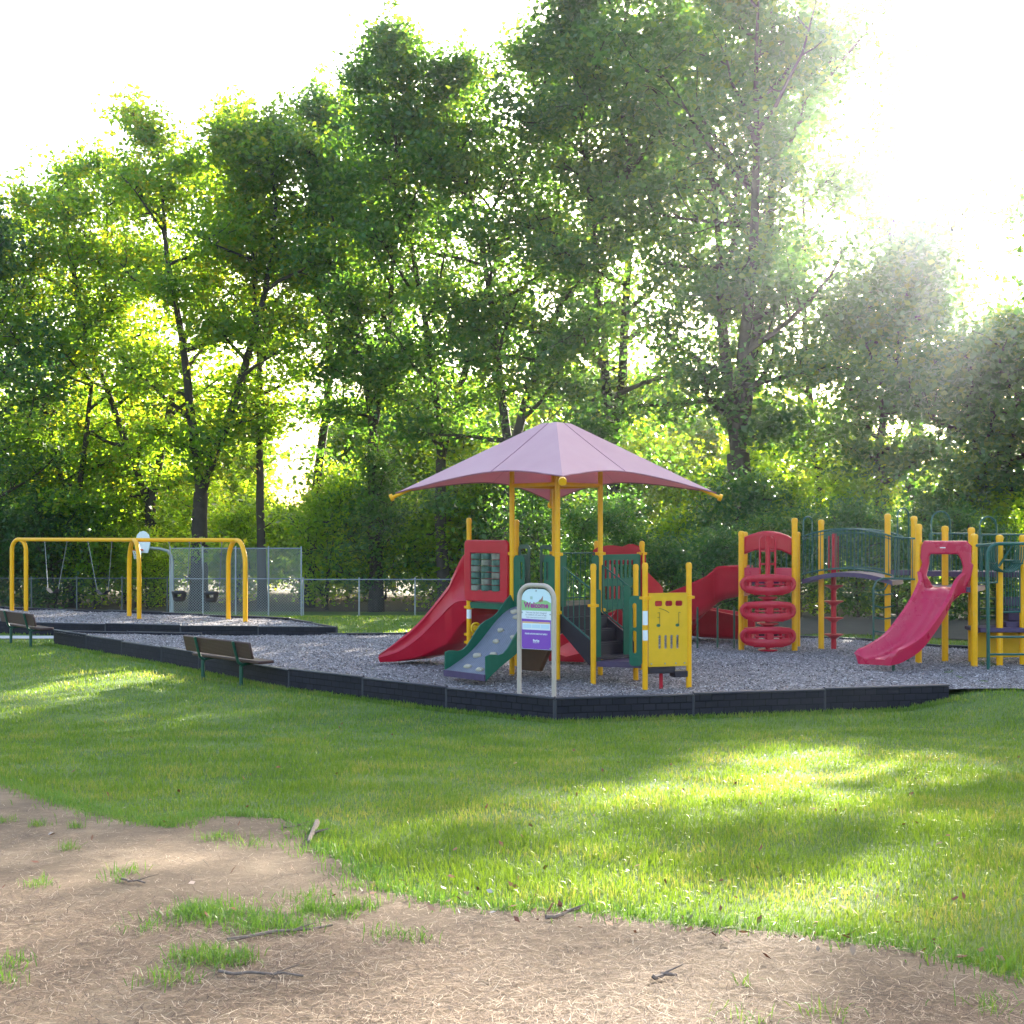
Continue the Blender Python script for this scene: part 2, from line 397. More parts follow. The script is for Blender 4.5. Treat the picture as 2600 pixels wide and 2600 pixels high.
def quads(name, P, A, B, matr, kind=None, parent=None, bend=0):
    """many diamond leaves: centre P, half-axes A and B"""
    n = len(P); Nn = np.cross(A, B); 
    V = np.empty((n, 4, 3)); lift = np.zeros_like(P)
    if bend: lift = Nn / (np.linalg.norm(Nn, axis=1, keepdims=True) + 1e-9) * np.linalg.norm(A, axis=1, keepdims=True) * bend
    V[:, 0] = P - A; V[:, 1] = P + B + lift - A * .15; V[:, 2] = P + A; V[:, 3] = P - B + lift - A * .15
    me = bpy.data.meshes.new(name); me.vertices.add(n * 4); me.vertices.foreach_set('co', V.reshape(-1).astype(np.float32))
    me.loops.add(n * 4); me.loops.foreach_set('vertex_index', np.arange(n * 4, dtype=np.int32))
    me.polygons.add(n); me.polygons.foreach_set('loop_start', np.arange(0, n * 4, 4, dtype=np.int32))
    me.update(calc_edges=True)
    o = link(name, me, parent, matr)
    return o
def flakes(name, P, size, matr, aspect=.4, tilt=.5):
    n = len(P); an = rng.uniform(0, 2 * np.pi, n)
    A = np.stack([np.cos(an), np.sin(an), rng.normal(0, tilt, n)], 1); A /= np.linalg.norm(A, axis=1, keepdims=True)
    B = np.stack([-np.sin(an), np.cos(an), rng.normal(0, tilt, n)], 1); B /= np.linalg.norm(B, axis=1, keepdims=True)
    s = size[:, None] if hasattr(size, '__len__') else size * rng.uniform(.6, 1.5, (n, 1))
    return quads(name, P, A * s / 2, B * s / 2 * aspect, matr)

# wood chips on the mulch
def scatter(poly, n, dens_pow=1.5):
    x0, x1 = min(p[0] for p in poly), max(p[0] for p in poly); y0, y1 = min(p[1] for p in poly), max(p[1] for p in poly)
    x = rng.uniform(x0, x1, n); y = rng.uniform(y0, y1, n)
    k = inpoly(x, y, poly) & (np.abs(x) < .43 * y + 2); return x[k], y[k]
def chipset(poly, n, s, seedname):
    x, y = scatter(poly, n)
    z = .015 * np.sin(x * 1.9) * np.sin(y * 1.4) + .01 * np.sin(x * 4.1 + y * 3) - .02 + rng.uniform(.004, .022, len(x))
    o = flakes('wood_chips', np.stack([x, y, z], 1), s, MC, .38, .35)
    tag(o, seedname, 'wood chips', kind='stuff')
chipset(MULCH, 230000, .042, 'grey wood chip mulch covering the play area round both climbing structures')
chipset(SWM, 40000, .055, 'grey wood chip mulch spread under the yellow swing set')

# ------------------------------------------------------------------ grass
def blades(name, x, y, z, h, w, matr, lean=.5):
    n = len(x); an = rng.uniform(0, 2 * np.pi, n); la = rng.uniform(0, 2 * np.pi, n); lm = rng.normal(0, lean, n)
    sx, sy = np.cos(an) * w / 2, np.sin(an) * w / 2
    dx, dy = np.cos(la) * lm * h, np.sin(la) * lm * h
    V = np.empty((n, 5, 3))
    V[:, 0] = np.stack([x - sx, y - sy, z], 1); V[:, 1] = np.stack([x + sx, y + sy, z], 1)
    V[:, 2] = np.stack([x + sx * .8 + dx * .35, y + sy * .8 + dy * .35, z + h * .6], 1)
    V[:, 3] = np.stack([x - sx * .8 + dx * .35, y - sy * .8 + dy * .35, z + h * .6], 1)
    V[:, 4] = np.stack([x + dx, y + dy, z + h * np.clip(1 - .3 * lm ** 2, .5, 1)], 1)
    me = bpy.data.meshes.new(name); me.vertices.add(n * 5); me.vertices.foreach_set('co', V.reshape(-1).astype(np.float32))
    base = (np.arange(n) * 5)[:, None]; idx = (base + np.array([0, 1, 2, 3, 3, 2, 4])[None]).astype(np.int32).reshape(-1)
    me.loops.add(n * 7); me.loops.foreach_set('vertex_index', idx)
    st = (np.arange(n) * 7)[:, None] + np.array([0, 4])[None]
    me.polygons.add(n * 2); me.polygons.foreach_set('loop_start', st.reshape(-1).astype(np.int32))
    me.update(calc_edges=True)
    return link(name, me, None, matr)
def sample(n, y0, y1):
    # uniform in log distance and in angle: density falls with distance squared, as blades shrink in view
    y = y0 * (y1 / y0) ** rng.uniform(0, 1, n); x = rng.uniform(-1, 1, n) * (.44 * y + 1.2); return x, y
x, y = sample(540000, 4.6, 46)
edge = 9 * np.ones(len(x))
k = ~inpoly(x, y, DIRT) & ~inpoly(x, y, MULCH) & ~inpoly(x, y, SWM) & ~inpoly(x, y, FLOOR) & ~((y > 31.6) & (y < 32.9) & (x < -11.6))
hs = .5 + .5 * np.sin(x * 2.1 + np.sin(y * 1.7) * 2) * np.sin(y * 2.6 + np.sin(x * 1.3) * 2)
k &= rng.uniform(0, 1, len(x)) < .55 + .45 * hs
u_ = rng.uniform(0, 1, len(x)); k &= ~(inpoly(x, y - .35 * u_, DIRT) & (rng.uniform(0, 1, len(x)) < .75))
x, y, hs = x[k], y[k], hs[k]
h = (.026 + .026 * hs) * rng.uniform(.5, 1.5, len(x)) * (1 + .25 * (y / 17 - .5)); w = .0038 * (y / 6) ** .85 * rng.uniform(.7, 1.4, len(x))
tag(blades('grass', x, y, gz(x, y), h, w, GRASSM, .6), 'short green lawn grass sloping down to the black playground border', 'grass', kind='stuff')
# longer ragged fringe along the dirt, and along the border's foot
px_, py_ = [], []
def fringe(line, n, spread):
    for i in range(len(line) - 1):
        a, b = line[i], line[i + 1]; m = int(n * math.hypot(b[0] - a[0], b[1] - a[1]))
        cl = rng.uniform(0, 1, max(m // 22, 1)); t = rng.choice(cl, m) + rng.normal(0, .05, m)
        px_.extend(a[0] + (b[0] - a[0]) * t + rng.normal(0, spread, m)); py_.extend(a[1] + (b[1] - a[1]) * t + np.abs(rng.normal(0, spread, m)) * 1.0)
coarse = [at(*p) for p in edge_px]
fringe(coarse, 420, .09); fringe([(a, b - .12) for a, b in coarse], 110, .13)
fx, fy = np.array(px_), np.array(py_)
h = rng.uniform(.025, .085, len(fx)); 
tag(blades('grass', fx, fy, gz(fx, fy), h, rng.uniform(.004, .007, len(fx)), GRASSD, .8), 'longer ragged grass hanging over the edge of the bare dirt', 'grass', kind='stuff')
px_, py_ = [], []
for i, (a, b) in enumerate([((-11.4, 30.2), (-7.4, 25.7)), ((-7.4, 25.7), (-3.97, 21.45)), ((-3.97, 21.45), (-1.1, 18.9)), ((-1.1, 18.9), (.6, 17.7)), ((.62, 17.7), (6.9, 19.1))]):
    m = int(260 * math.hypot(b[0] - a[0], b[1] - a[1])); t = rng.uniform(0, 1, m)
    px_.extend(a[0] + (b[0] - a[0]) * t + rng.normal(0, .03, m)); py_.extend(a[1] + (b[1] - a[1]) * t - np.abs(rng.normal(0, .06, m)))
fx, fy = np.array(px_), np.array(py_)
tag(blades('grass', fx, fy, gz(fx, fy), rng.uniform(.03, .1, len(fx)), rng.uniform(.007, .012, len(fx)), GRASSM, .5), 'uncut grass growing against the foot of the black border', 'grass', kind='stuff')
# tufts in the dirt
tx, ty = [], []
for px, py, n, s in [(545, 2325, 420, .10), (590, 2345, 260, .08), (480, 2330, 220, .08), (505, 2330, 120, .05), (690, 2350, 300, .08), (740, 2365, 200, .06), (650, 2370, 160, .06), (800, 2320, 160, .05), (860, 2325, 240, .07), (790, 2290, 120, .07), (920, 2310, 120, .05),
                     (500, 2440, 220, .06), (560, 2445, 230, .06), (600, 2450, 120, .04), (430, 2500, 100, .05), (95, 2100, 70, .04), (195, 2105, 60, .03), (170, 2160, 70, .04), (95, 2255, 60, .04), (320, 2220, 70, .05),
                     (20, 2460, 80, .05), (10, 2505, 50, .04), (985, 2385, 60, .06), (1060, 2395, 40, .04), (560, 2135, 120, .07), (640, 2150, 60, .08), (1890, 2510, 12, .015), (1900, 2600, 40, .06), (2520, 2570, 60, .06), (2100, 2590, 40, .05), (380, 2365, 60, .06), (10, 2090, 60, .05), (300, 2240, 30, .05)]:
    c = at(px, py); tx.extend(rng.normal(c[0], s, n)); ty.extend(rng.normal(c[1], s * 1.2, n))
tx, ty = np.array(tx), np.array(ty)
tag(blades('grass_tufts', tx, ty, gz(tx, ty), rng.uniform(.025, .085, len(tx)), rng.uniform(.003, .006, len(tx)), GRASSD, 1.0), 'scattered green grass tufts sprouting from the bare dirt', 'grass tufts', kind='stuff')
c = at(1890, 2530)
b = MB()
# pine straw
def straw(n, x, y, name, label, matr, ln, wd):
    an = rng.uniform(0, 2 * np.pi, n); 
    A = np.stack([np.cos(an), np.sin(an), rng.normal(0, .12, n)], 1); B = np.stack([-np.sin(an), np.cos(an), np.zeros(n)], 1)
    l = rng.uniform(.4, 1.2, (n, 1)) * ln / 2; 
    P = np.stack([x, y, gz(x, y) + rng.uniform(.008, .022, n)], 1)
    P2 = P + A * l * 2 * .9 + B * rng.normal(0, .25, (n, 1)) * l
    w = wd / 2
    V = np.empty((n, 6, 3)); Bm = B * w
    mid = P + A * l + B * rng.normal(0, .15, (n, 1)) * l
    V[:, 0] = P - Bm; V[:, 1] = P + Bm; V[:, 2] = mid + Bm; V[:, 3] = mid - Bm; V[:, 4] = P2 + Bm * .6; V[:, 5] = P2 - Bm * .6
    me = bpy.data.meshes.new(name); me.vertices.add(n * 6); me.vertices.foreach_set('co', V.reshape(-1).astype(np.float32))
    idx = ((np.arange(n) * 6)[:, None] + np.array([0, 1, 2, 3, 3, 2, 4, 5])[None]).astype(np.int32).reshape(-1)
    me.loops.add(n * 8); me.loops.foreach_set('vertex_index', idx)
    me.polygons.add(n * 2); me.polygons.foreach_set('loop_start', (np.arange(n * 2) * 4).astype(np.int32)); me.update(calc_edges=True)
    tag(link(name, me, None, matr), label, 'pine straw', kind='stuff')
def randmat(name, stops, rough=.8):
    m = mat(name, stops[0][1], rough); g = N(m, 'ShaderNodeNewGeometry'); r = ramp(m, g.outputs['Random Per Island'], stops)
    L(m, r.outputs['Color'], m.node_tree.nodes['Principled BSDF'].inputs['Base Color']); return m
STRAW = randmat('pine_straw', [(0, (.035, .018, .014)), (.35, (.13, .072, .042)), (.78, (.31, .20, .12)), (1, (.56, .44, .30))])
x, y = sample(260000, 3.4, 9.5); k = inpoly(x, y, DIRT)
dn = .5 + .5 * np.sin(x * 1.7 + np.sin(y * 2.3) * 1.6 + 1) * np.sin(y * 2.2 + x * .6)
far = sstep(6.6, 5.2, y); k &= rng.uniform(0, 1, len(x)) < (.12 + .5 * dn) * (.35 + .65 * far) + .1
x, y = x[k], y[k]
straw(len(x), x, y, 'pine_straw', 'dry tan pine straw strewn over the bare dirt', STRAW, .075, .0021)
# dry fallen leaves on the lawn, too many to count
LITTER = randmat('dry_leaves', [(0, (.16, .05, .025)), (.5, (.30, .11, .05)), (.8, (.40, .26, .16)), (1, (.62, .52, .46))])
x1, y1 = sample(260, 5.5, 18); e = [at(*p) for p in edge_px[20:]]; ex, ey = [], []
for (a, b_) in zip(e[:-1], e[1:]):
    for _ in range(4): t = random.random(); ex.append(a[0] + (b_[0] - a[0]) * t + random.gauss(0, .15)); ey.append(a[1] + (b_[1] - a[1]) * t + random.gauss(0, .22))
x = np.concatenate([x1, np.array(ex)]); y = np.concatenate([y1, np.array(ey)]); k = ~inpoly(x, y, MULCH); x, y = x[k], y[k]
P = np.stack([x, y, gz(x, y) + .035], 1)
o = flakes('dry_leaves', P, .042, LITTER, .5, .7); tag(o, 'curled brown and pale dry leaves fallen over the lawn', 'fallen leaves', kind='stuff')
# sticks
STICK = worn('dead_wood', (.2, .15, .12), .9, 30, .4, .5)
def stick(px, py, px2, py2, r, label):
    a, c = at(px, py), at(px2, py2); root = None
    m = MB(); pts = []
    for k in range(6):
        t = k / 5; xx = a[0] + (c[0] - a[0]) * t + random.uniform(-.012, .012); yy = a[1] + (c[1] - a[1]) * t + random.uniform(-.02, .02)
        pts.append((xx, yy, float(gz(xx, yy)) + r + .01 + random.uniform(0, .01)))
    m.tube(pts, [r * (1.1 - .5 * k / 5) for k in range(6)], 6)
    a3 = Vector(pts[3]); m.tube([a3, a3 + Vector((.05, .03, .01)), a3 + Vector((.09, .07, .012))], [r * .5, r * .4, r * .2], 5)
    o = m.build('stick', STICK, None, org=pts[0]); o.location = pts[0]; tag(o, label, 'stick', 'dead sticks lying on the bare dirt')
stick(800, 2102, 788, 2152, .02, 'stubby weathered stick at the corner where dirt meets grass')
stick(720, 2110, 775, 2103, .007, 'thin stick pointing at the weathered stub on the dirt')
stick(585, 2398, 845, 2362, .008, 'long thin stick lying behind the grass tufts in the dirt')
stick(555, 2485, 770, 2490, .006, 'thin dark stick in the dirt below the lowest grass tufts')
stick(305, 2245, 370, 2252, .006, 'short dark stick on the straw at left of the dirt')
stick(1390, 2347, 1480, 2318, .01, 'reddish stick lying along the grass edge at the middle')
stick(1650, 2498, 1710, 2488, .009, 'short bark stick on the straw near the bottom middle')

# ------------------------------------------------------------------ borders
def border_run(pts, name_label, ztop=.02, h=.34, seg=1.9, zlow=None):
    root = empty('border_wall', (pts[0][0], pts[0][1], 0), name_label, 'border wall')
    out = []
    for a, c in zip(pts[:-1], pts[1:]):
        a = Vector((a[0], a[1])); c = Vector((c[0], c[1])); ln = (c - a).length; k = max(1, round(ln / seg))
        for i in range(k):
            out.append((a + (c - a) * i / k, a + (c - a) * (i + 1) / k))
    for i, (a, c) in enumerate(out):
        ln = (c - a).length; an = math.atan2(c.y - a.y, c.x - a.x)
        jig = .012 * ((i * 7) % 3 - 1)
        m = MB(); m.box((ln / 2, 0, -h / 2), (ln - .03, .05, h), bev=.006)
        o = m.build('border_panel', BORDER, None, org=(0, 0, 0)); ORG[o.name] = Vector((0, 0, 0))
        m = MB(); m.box((ln / 2, 0, .012), (ln - .01, .085, .03), bev=.01); t = m.build('top_lip', BCAP, None, org=(0, 0, 0)); t.parent = o
        m = MB(); m.tube([(.0, 0, -h), (0, 0, .0)], .032, 8); m.lathe((0, 0, .03), [(.016, 0), (.016, .01), (.004, .014)], 8); t = m.build('stake', BCAP, None, org=(0, 0, 0)); t.parent = o
        o.parent = root; o.location = (a.x - pts[0][0], a.y - pts[0][1], ztop + jig); o.rotation_euler = (0, 0, an)
    return root
border_run([(.62, 17.9), (-1.0, 19.1), (-3.87, 21.6), (-7.3, 25.9), (-11.2, 30.4)], 'black brick-patterned plastic border running from near corner to the left bench')
border_run([(.62, 17.9), (6.8, 19.3)], 'black plastic border running right from the near corner by the welcome sign')
border_run([(-11.2, 30.4), (-7.35, 29.4)], 'short low black border between the swing bed and the long left wall', h=.25)
border_run([(-4.4, 29.5), (1, 30), (4.7, 30.1), (7.8, 28.1), (9.1, 26.2), (12, 24.6)], 'dark border closing the play area behind the slides', h=.3)
border_run([(-4.46, 31.55), (-8.5, 31.85), (-12.8, 33.2), (-17.5, 35.1)], 'near black border wall of the raised swing bed', h=.32)
border_run([(-4.46, 31.55), (-6.2, 34.6), (-10.5, 37.3), (-16.3, 39.9), (-19, 41)], 'far thin border behind the swing posts', h=.3)

# ------------------------------------------------------------------ benches
def bench(c, u, label):
    u = Vector(u).normalized(); n = Vector((-u.y, u.x)) if (-u.y * 0 + u.x) > 0 else Vector((u.y, -u.x))
    g = float(gz(c[0], c[1])); root = empty('park_bench', (c[0], c[1], g), label, 'bench', 'green framed benches facing the play area')
    U = Vector((u.x, u.y, 0)); Nn = Vector((n.x, n.y, 0)); C0 = Vector((c[0], c[1], g)); Zv = Vector((0, 0, 1))
    M = Matrix(((u.x, n.x, 0, C0.x), (u.y, n.y, 0, C0.y), (0, 0, 1, C0.z), (0, 0, 0, 1)))
    m = MB(); m.box((0, .27, .44), (2.3, .32, .055), M, .012); m.build('seat', BROWN, root)
    Mb = M @ Matrix.Translation((0, -.03, .66)) @ Matrix.Rotation(R(14), 4, 'X'); m = MB(); m.box((0, 0, 0), (2.3, .045, .3), Mb, .012); m.build('backrest', BROWN, root)
    for s in (-1, 1):
        m = MB(); p = [(s * .66, .06, -.1), (s * .66, .06, .28), (s * .66, .06, .36)]
        m.tube([M @ Vector(q) for q in p], .035, 10)
        arc = [(s * .66, .42, .40), (s * .66, .2, .395), (s * .66, .08, .37), (s * .66, .0, .43), (s * .66, -.03, .52), (s * .66, -.07, .66), (s * .66, -.11, .80)]
        m.tube([M @ Vector(q) for q in arc], .028, 10)
        m.build('leg', DGRN, root)
    return root
bench((-5.3, 22.42), (.69, -.72), 'brown perforated bench with green legs beside the near left border wall')
bench((-11.98, 30.1), (.66, -.75), 'brown bench with green legs at the left edge by the concrete path')

# ------------------------------------------------------------------ posts for the play structures
def post(root, x, y, ztop, r=.045, mat_=None, collars=()):
    m = MB(); m.tube([(x, y, -.25), (x, y, ztop - .09)], r, 16, cap=True); o = m.build('post', mat_ or YEL, root)
    m = MB(); R2 = r * 1.12
    m.lathe((x, y, ztop), [(R2, -.10), (R2, -.05), (R2 * .92, -.025), (R2 * .7, -.007), (R2 * .3, 0)], 16); m.build('post_cap', YEL, o)
    for z in collars:
        m = MB(); m.lathe((x, y, z), [(r + .002, -.03), (r + .012, -.026), (r + .012, .026), (r + .002, .03)], 16)
        m.box((x + r + .02, y - .01, z), (.05, .03, .045), None, .006); m.box((x - r - .02, y + .01, z), (.05, .03, .045), None, .006); m.build('clamp', YEL, o)
    return o
L_ = (0., 21.2); F_ = (.75, 20.44); R_ = (1.51, 21.2); B_ = (.75, 21.96); P5 = (-.76, 21.95); P6 = (.085, 22.7); P7 = (1.55, 22.7); P8 = (2.30, 21.95)
S1 = (1.30, 19.84); S2 = (2.04, 20.45); S3 = (2.07, 19.3); S4 = (2.78, 19.5)
LS = empty('play_structure', (.75, 21.2, 0), 'small play structure with maroon canopy, red slide, rock ramp and yellow music panel', 'play structure')
ZD = 1.2
for p, zt, cl in ((P5, 2.68, (1.1, .62, .48)), (P6, 2.66, (1.1,)), (P7, 2.27, (1.1,)), (P8, 2.27, (2.05,)), (S1, 1.92, (1.25,)), (S2, 1.90, (1.2,)), (S3, 1.95, (1.40,)), (S4, 1.95, (1.40,))):
    post(LS, p[0], p[1], zt, .044, None, cl)
for p in (L_, F_, R_, B_):
    m = MB(); m.tube([(p[0], p[1], -.25), (p[0], p[1], 3.9)], .044, 16); o = m.build('canopy_post', YEL, LS)
    m = MB()
    for z in (2.06, 1.1):
        m = MB(); m.lathe((p[0], p[1], z), [(.046, -.03), (.058, -.026), (.058, .026), (.046, .03)], 16); m.box((p[0] + .065, p[1] - .01, z), (.05, .03, .05), None, .006); m.box((p[0] - .065, p[1], z), (.05, .03, .05), None, .006)
        m.build('clamp', YEL, o)
m = MB()
for a, c in ((L_, F_), (F_, R_), (R_, B_), (B_, L_)): m.tube([(*a, 3.22), (*c, 3.22)], .036, 12)
CZN = lambda d: 3.25 if d.y < -.5 else (3.02 if d.y > .5 else 3.09)
CC = Vector((.75, 21.2, 0)); dirs = [Vector((-1, 0, 0)), Vector((0, -1, 0)), Vector((1, 0, 0)), Vector((0, 1, 0))]
for d in dirs:
    m.tube([CC + d * .05 + Vector((0, 0, 4.22)), CC + d * .26 + Vector((0, 0, 4.19)), CC + d * 2.80 + Vector((0, 0, CZN(d) - .075))], .03, 10)
fr = m.build('canopy_frame', YEL, LS)
for d in dirs:
    m = MB(); p = CC + d * 2.80 + Vector((0, 0, CZN(d) - .07)); dd = (d + Vector((0, 0, -.4))).normalized(); m.tube([p - dd * .02, p + dd * .035], .062, 14); m.build('corner_cap', YEL, fr)
# canopy fabric
vs, fs = [], []; NS, NT = 18, 18
for q in range(4):
    d0, d1 = dirs[q], dirs[(q + 1) % 4]; b0 = len(vs)
    for it in range(NT + 1):
        for i in range(NS + 1):
            s = i / NS; t = it / NT
            te = t * (1 - .22 * (4 * s * (1 - s)) * t ** 2)
            rad = .26 + (2.74 - .26) * te
            p = CC + (d0 * (1 - s) + d1 * s) * rad
            zc = CZN(d0) * (1 - s) + CZN(d1) * s; z = 4.28 - (4.28 - zc) * te ** 1.0 - .02 * math.sin(math.pi * te) * (4 * s * (1 - s)) + .012 * math.sin(s * 40) * max(0, te - .85) * 5
            vs.append((p.x, p.y, z))
    for it in range(NT):
        for i in range(NS):
            a = b0 + it * (NS + 1) + i; fs.append((a, a + 1, a + NS + 2, a + NS + 1))
b0 = len(vs); vs.append((CC.x, CC.y, 4.31))
for q in range(4):
    b1 = q * (NS + 1) * (NT + 1)
    for i in range(NS): fs.append((b0, b1 + i + 1, b1 + i))
m = MB(); m.add(vs, fs); can = m.build('canopy', FABRIC, LS, 18)
m = MB()
SEAM = mat('seam_thread', (.30, .12, .16), .8)
for q in range(4):
    b1 = q * (NS + 1) * (NT + 1)
    hem = [Vector(vs[b1 + NT * (NS + 1) + i]) for i in range(NS + 1)]; m.tube(hem, .012, 6)
    mid = [Vector(vs[b1 + it * (NS + 1) + 9]) + Vector((0, 0, .004)) for it in range(NT + 1)]; m.tube(mid, .005, 5)
m.build('hem_cord', SEAM, can)
# decks
def deckslab(root, pts, z, th=.06, m_=DECK):
    m = MB(); n = len(pts); m.add([(p[0], p[1], z) for p in pts] + [(p[0], p[1], z - th) for p in pts], [tuple(range(n)), tuple(range(2 * n - 1, n - 1, -1))] + [(i, (i + 1) % n, n + (i + 1) % n, n + i) for i in range(n)])
    return m.build('deck', m_, root, 20)
deckslab(LS, [L_, F_, R_, B_], ZD); deckslab(LS, [L_, B_, P6, P5], ZD - .002, .058); deckslab(LS, [B_, R_, P8, P7], ZD + .002)
m = MB(); 
for a, c in ((P5, L_), (L_, F_), (F_, R_), (R_, P8)): m.bar((*a, ZD - .06), (*c, ZD - .06), .03, .1)
m.build('deck_trim', GRN, LS)
# red window panel P5-L
M_, wlen = frame(P5, L_, 0, .05)
o = flat(rr(-.02, 1.24, wlen - .06, 2.27, .06), [rr(.10, 1.40, wlen - .20, 2.08, .015)], .07, .02)
m = MB(); m.mesh(o, M_); wp = m.build('window_panel', RED, LS)
Mi = M_ @ Matrix.Translation((0, 0, -.01))
CAN = worn('can_cylinders', (.05, .13, .11), .2, 9, .6); CANP = worn('can_cylinders_pale', (.20, .20, .17), .2, 9, .5)
x0, x1 = .10, wlen - .20
for r_ in range(6):
    for c_ in range(3):
        cx = x0 + (x1 - x0) * (c_ + .5) / 3; cz = 1.40 + .66 * (r_ + .5) / 6
        m = MB(); cc = M_ @ Vector((cx, cz, -.02)); m.lathe(cc, [(.095, -.048), (.102, -.044), (.102, .044), (.095, .048)], 14)
        m.build('turning_cylinder', CANP if (r_ + c_ * 2) % 3 == 0 else CAN, wp)
m = MB()
for r_ in range(7): m.bar(M_ @ Vector((x0, 1.40 + .66 * r_ / 6, .03)), M_ @ Vector((x1, 1.40 + .66 * r_ / 6, .03)), .006, .006)
for c_ in range(1, 3): m.bar(M_ @ Vector((x0 + (x1 - x0) * c_ / 3, 1.4, .032)), M_ @ Vector((x0 + (x1 - x0) * c_ / 3, 2.06, .032)), .006, .006)
m.build('rod', RUBBER, wp)
# green wing panels beside the opening L-F
def wing(a, c, x0, x1, z0, z1, holes, name='wing_panel', m_=GRN, th=.02, off=0, hood=False):
    M, ln = frame(a, c, 0, off)
    me_ = flat(rr(x0, z0, x1, z1, min(.07, (x1 - x0) * .3)), holes, th); m = MB(); m.mesh(me_, M); return m.build(name, m_, LS)
M_, wl = frame(L_, F_)
wing(L_, F_, .05, .30, 1.14, 2.03, [rr(.20, 1.62, .26, 1.93, .028), rr(.20, 1.26, .26, 1.54, .028)])
wing(L_, F_, wl - .30, wl - .05, 1.14, 2.03, [rr(wl - .26, 1.62, wl - .20, 1.93, .028), rr(wl - .26, 1.26, wl - .20, 1.54, .028)])
for a, c in ((B_, P6),):
    M, ln = frame(P6, B_)
    for x0 in (.06, ln - .36):
        wing(P6, B_, x0, x0 + .3, 1.2, 2.2, [rr(x0 + .05, 2.02, x0 + .25, 2.13, .03), rr(x0 + .05, 1.45, x0 + .12, 1.9, .03)], 'arch_panel', DGRN)
# stair side wings
M_, wl = frame(F_, R_)
wing(F_, R_, .05, .20, .95, 2.05, []); wing(F_, R_, wl - .22, wl - .05, .95, 2.03, [])
# stair stringers and railings F->S1, R->S2
def rail(root, a, c, za0, za1, zc0, zc1, n, r=.014, rb=.008, name='railing', m_=None, x0=0.06, x1=.06):
    a = Vector((a[0], a[1], 0)); c = Vector((c[0], c[1], 0)); ln = (c - a).length; m = MB()
    A = a + (c - a) * (x0 / ln); C = c - (c - a) * (x1 / ln); up = Vector((0, 0, 1))
    m.tube([A + up * za1, C + up * zc1], r, 8); m.tube([A + up * za0, C + up * zc0], r, 8)
    m.tube([A + up * za0, A + up * za1], r, 8); m.tube([C + up * zc0, C + up * zc1], r, 8)
    for i in range(1, n):
        t = i / n; p = A + (C - A) * t; m.tube([p + up * (za0 + (zc0 - za0) * t), p + up * (za1 + (zc1 - za1) * t)], rb, 6)
    return m.build(name, m_ or GPIPE, root)
rail(LS, F_, S1, 1.06, 1.86, .70, 1.52, 5, x0=.12); rail(LS, R_, S2, 1.08, 1.86, .70, 1.47, 6, x0=.06)
rail(LS, B_, P7, 1.25, 2.05, 1.25, 2.05, 8)
st = MB()
u = Vector((F_[0] - R_[0], F_[1] - R_[1], 0)).normalized()
for a, c in ((F_, S1), (R_, S2)):
    s = 1 if a is F_ else -1
    A = Vector((a[0], a[1], 0)) - u * .05 * s; C = Vector((c[0], c[1], 0)) - u * .05 * s
    d = (C - A)
    pr = [A + Vector((0, 0, 1.1)), A + Vector((0, 0, .82)), C - d * .15 + Vector((0, 0, .28)), C + Vector((0, 0, .36)), C + Vector((0, 0, .62)), C - d * .1 + Vector((0, 0, .7))]
    n = len(pr); off = u * .015
    st.add([p + off for p in pr] + [p - off for p in pr], [tuple(range(n)), tuple(range(2 * n - 1, n - 1, -1))] + [(i, (i + 1) % n, n + (i + 1) % n, n + i) for i in range(n)])
st.build('stair_stringer', DECK, LS, 20)
for k in range(4):
    t = (k + .6) / 4; z = 1.2 - .2 * (k + 1)
    a = Vector((F_[0], F_[1], 0)).lerp(Vector((S1[0], S1[1], 0)), t); c = Vector((R_[0], R_[1], 0)).lerp(Vector((S2[0], S2[1], 0)), t)
    e = (c - a).normalized() * .07; m = MB(); m.bar(a + e + Vector((0, 0, z)), c - e + Vector((0, 0, z)), .22, .04)
    w = Vector((.1 * .7, -.1 * .7, 0)); m.bar(a + e - w + Vector((0, 0, z + .1)), c - e - w + Vector((0, 0, z + .1)), .02, .19); m.build('step', DECK, LS)
deckslab(LS, [(S1[0] + .05, S1[1] + .02), (S3[0] - .02, S3[1] + .35), S2, (1.55, 20.25)], .36, .09, DECKP)
M, ln = frame(S1, (S1[0] + .35, S1[1] + .35))
wing(S1, (S1[0] + .55, S1[1] + .4), .04, .15, .34, 1.5, []); wing((S2[0] - .28, S2[1] - .16), S2, .08, .20, .4, 1.55, [])
# green panel with two slots S2-S3
a_, b_ = (S3[0] - .19, S3[1] + .02), (S3[0] - .02, S3[1] - .005)
M, ln = frame((S3[0] - .235, S3[1] + .08), (S3[0] - .02, S3[1] + .01))
me_ = flat(rr(0, .34, .2, 1.43, .06), [rr(.045, .93, .115, 1.32, .034), rr(.045, .53, .115, .89, .034)], .02); m = MB(); m.mesh(me_, M); m.build('slotted_panel', GRN, LS)
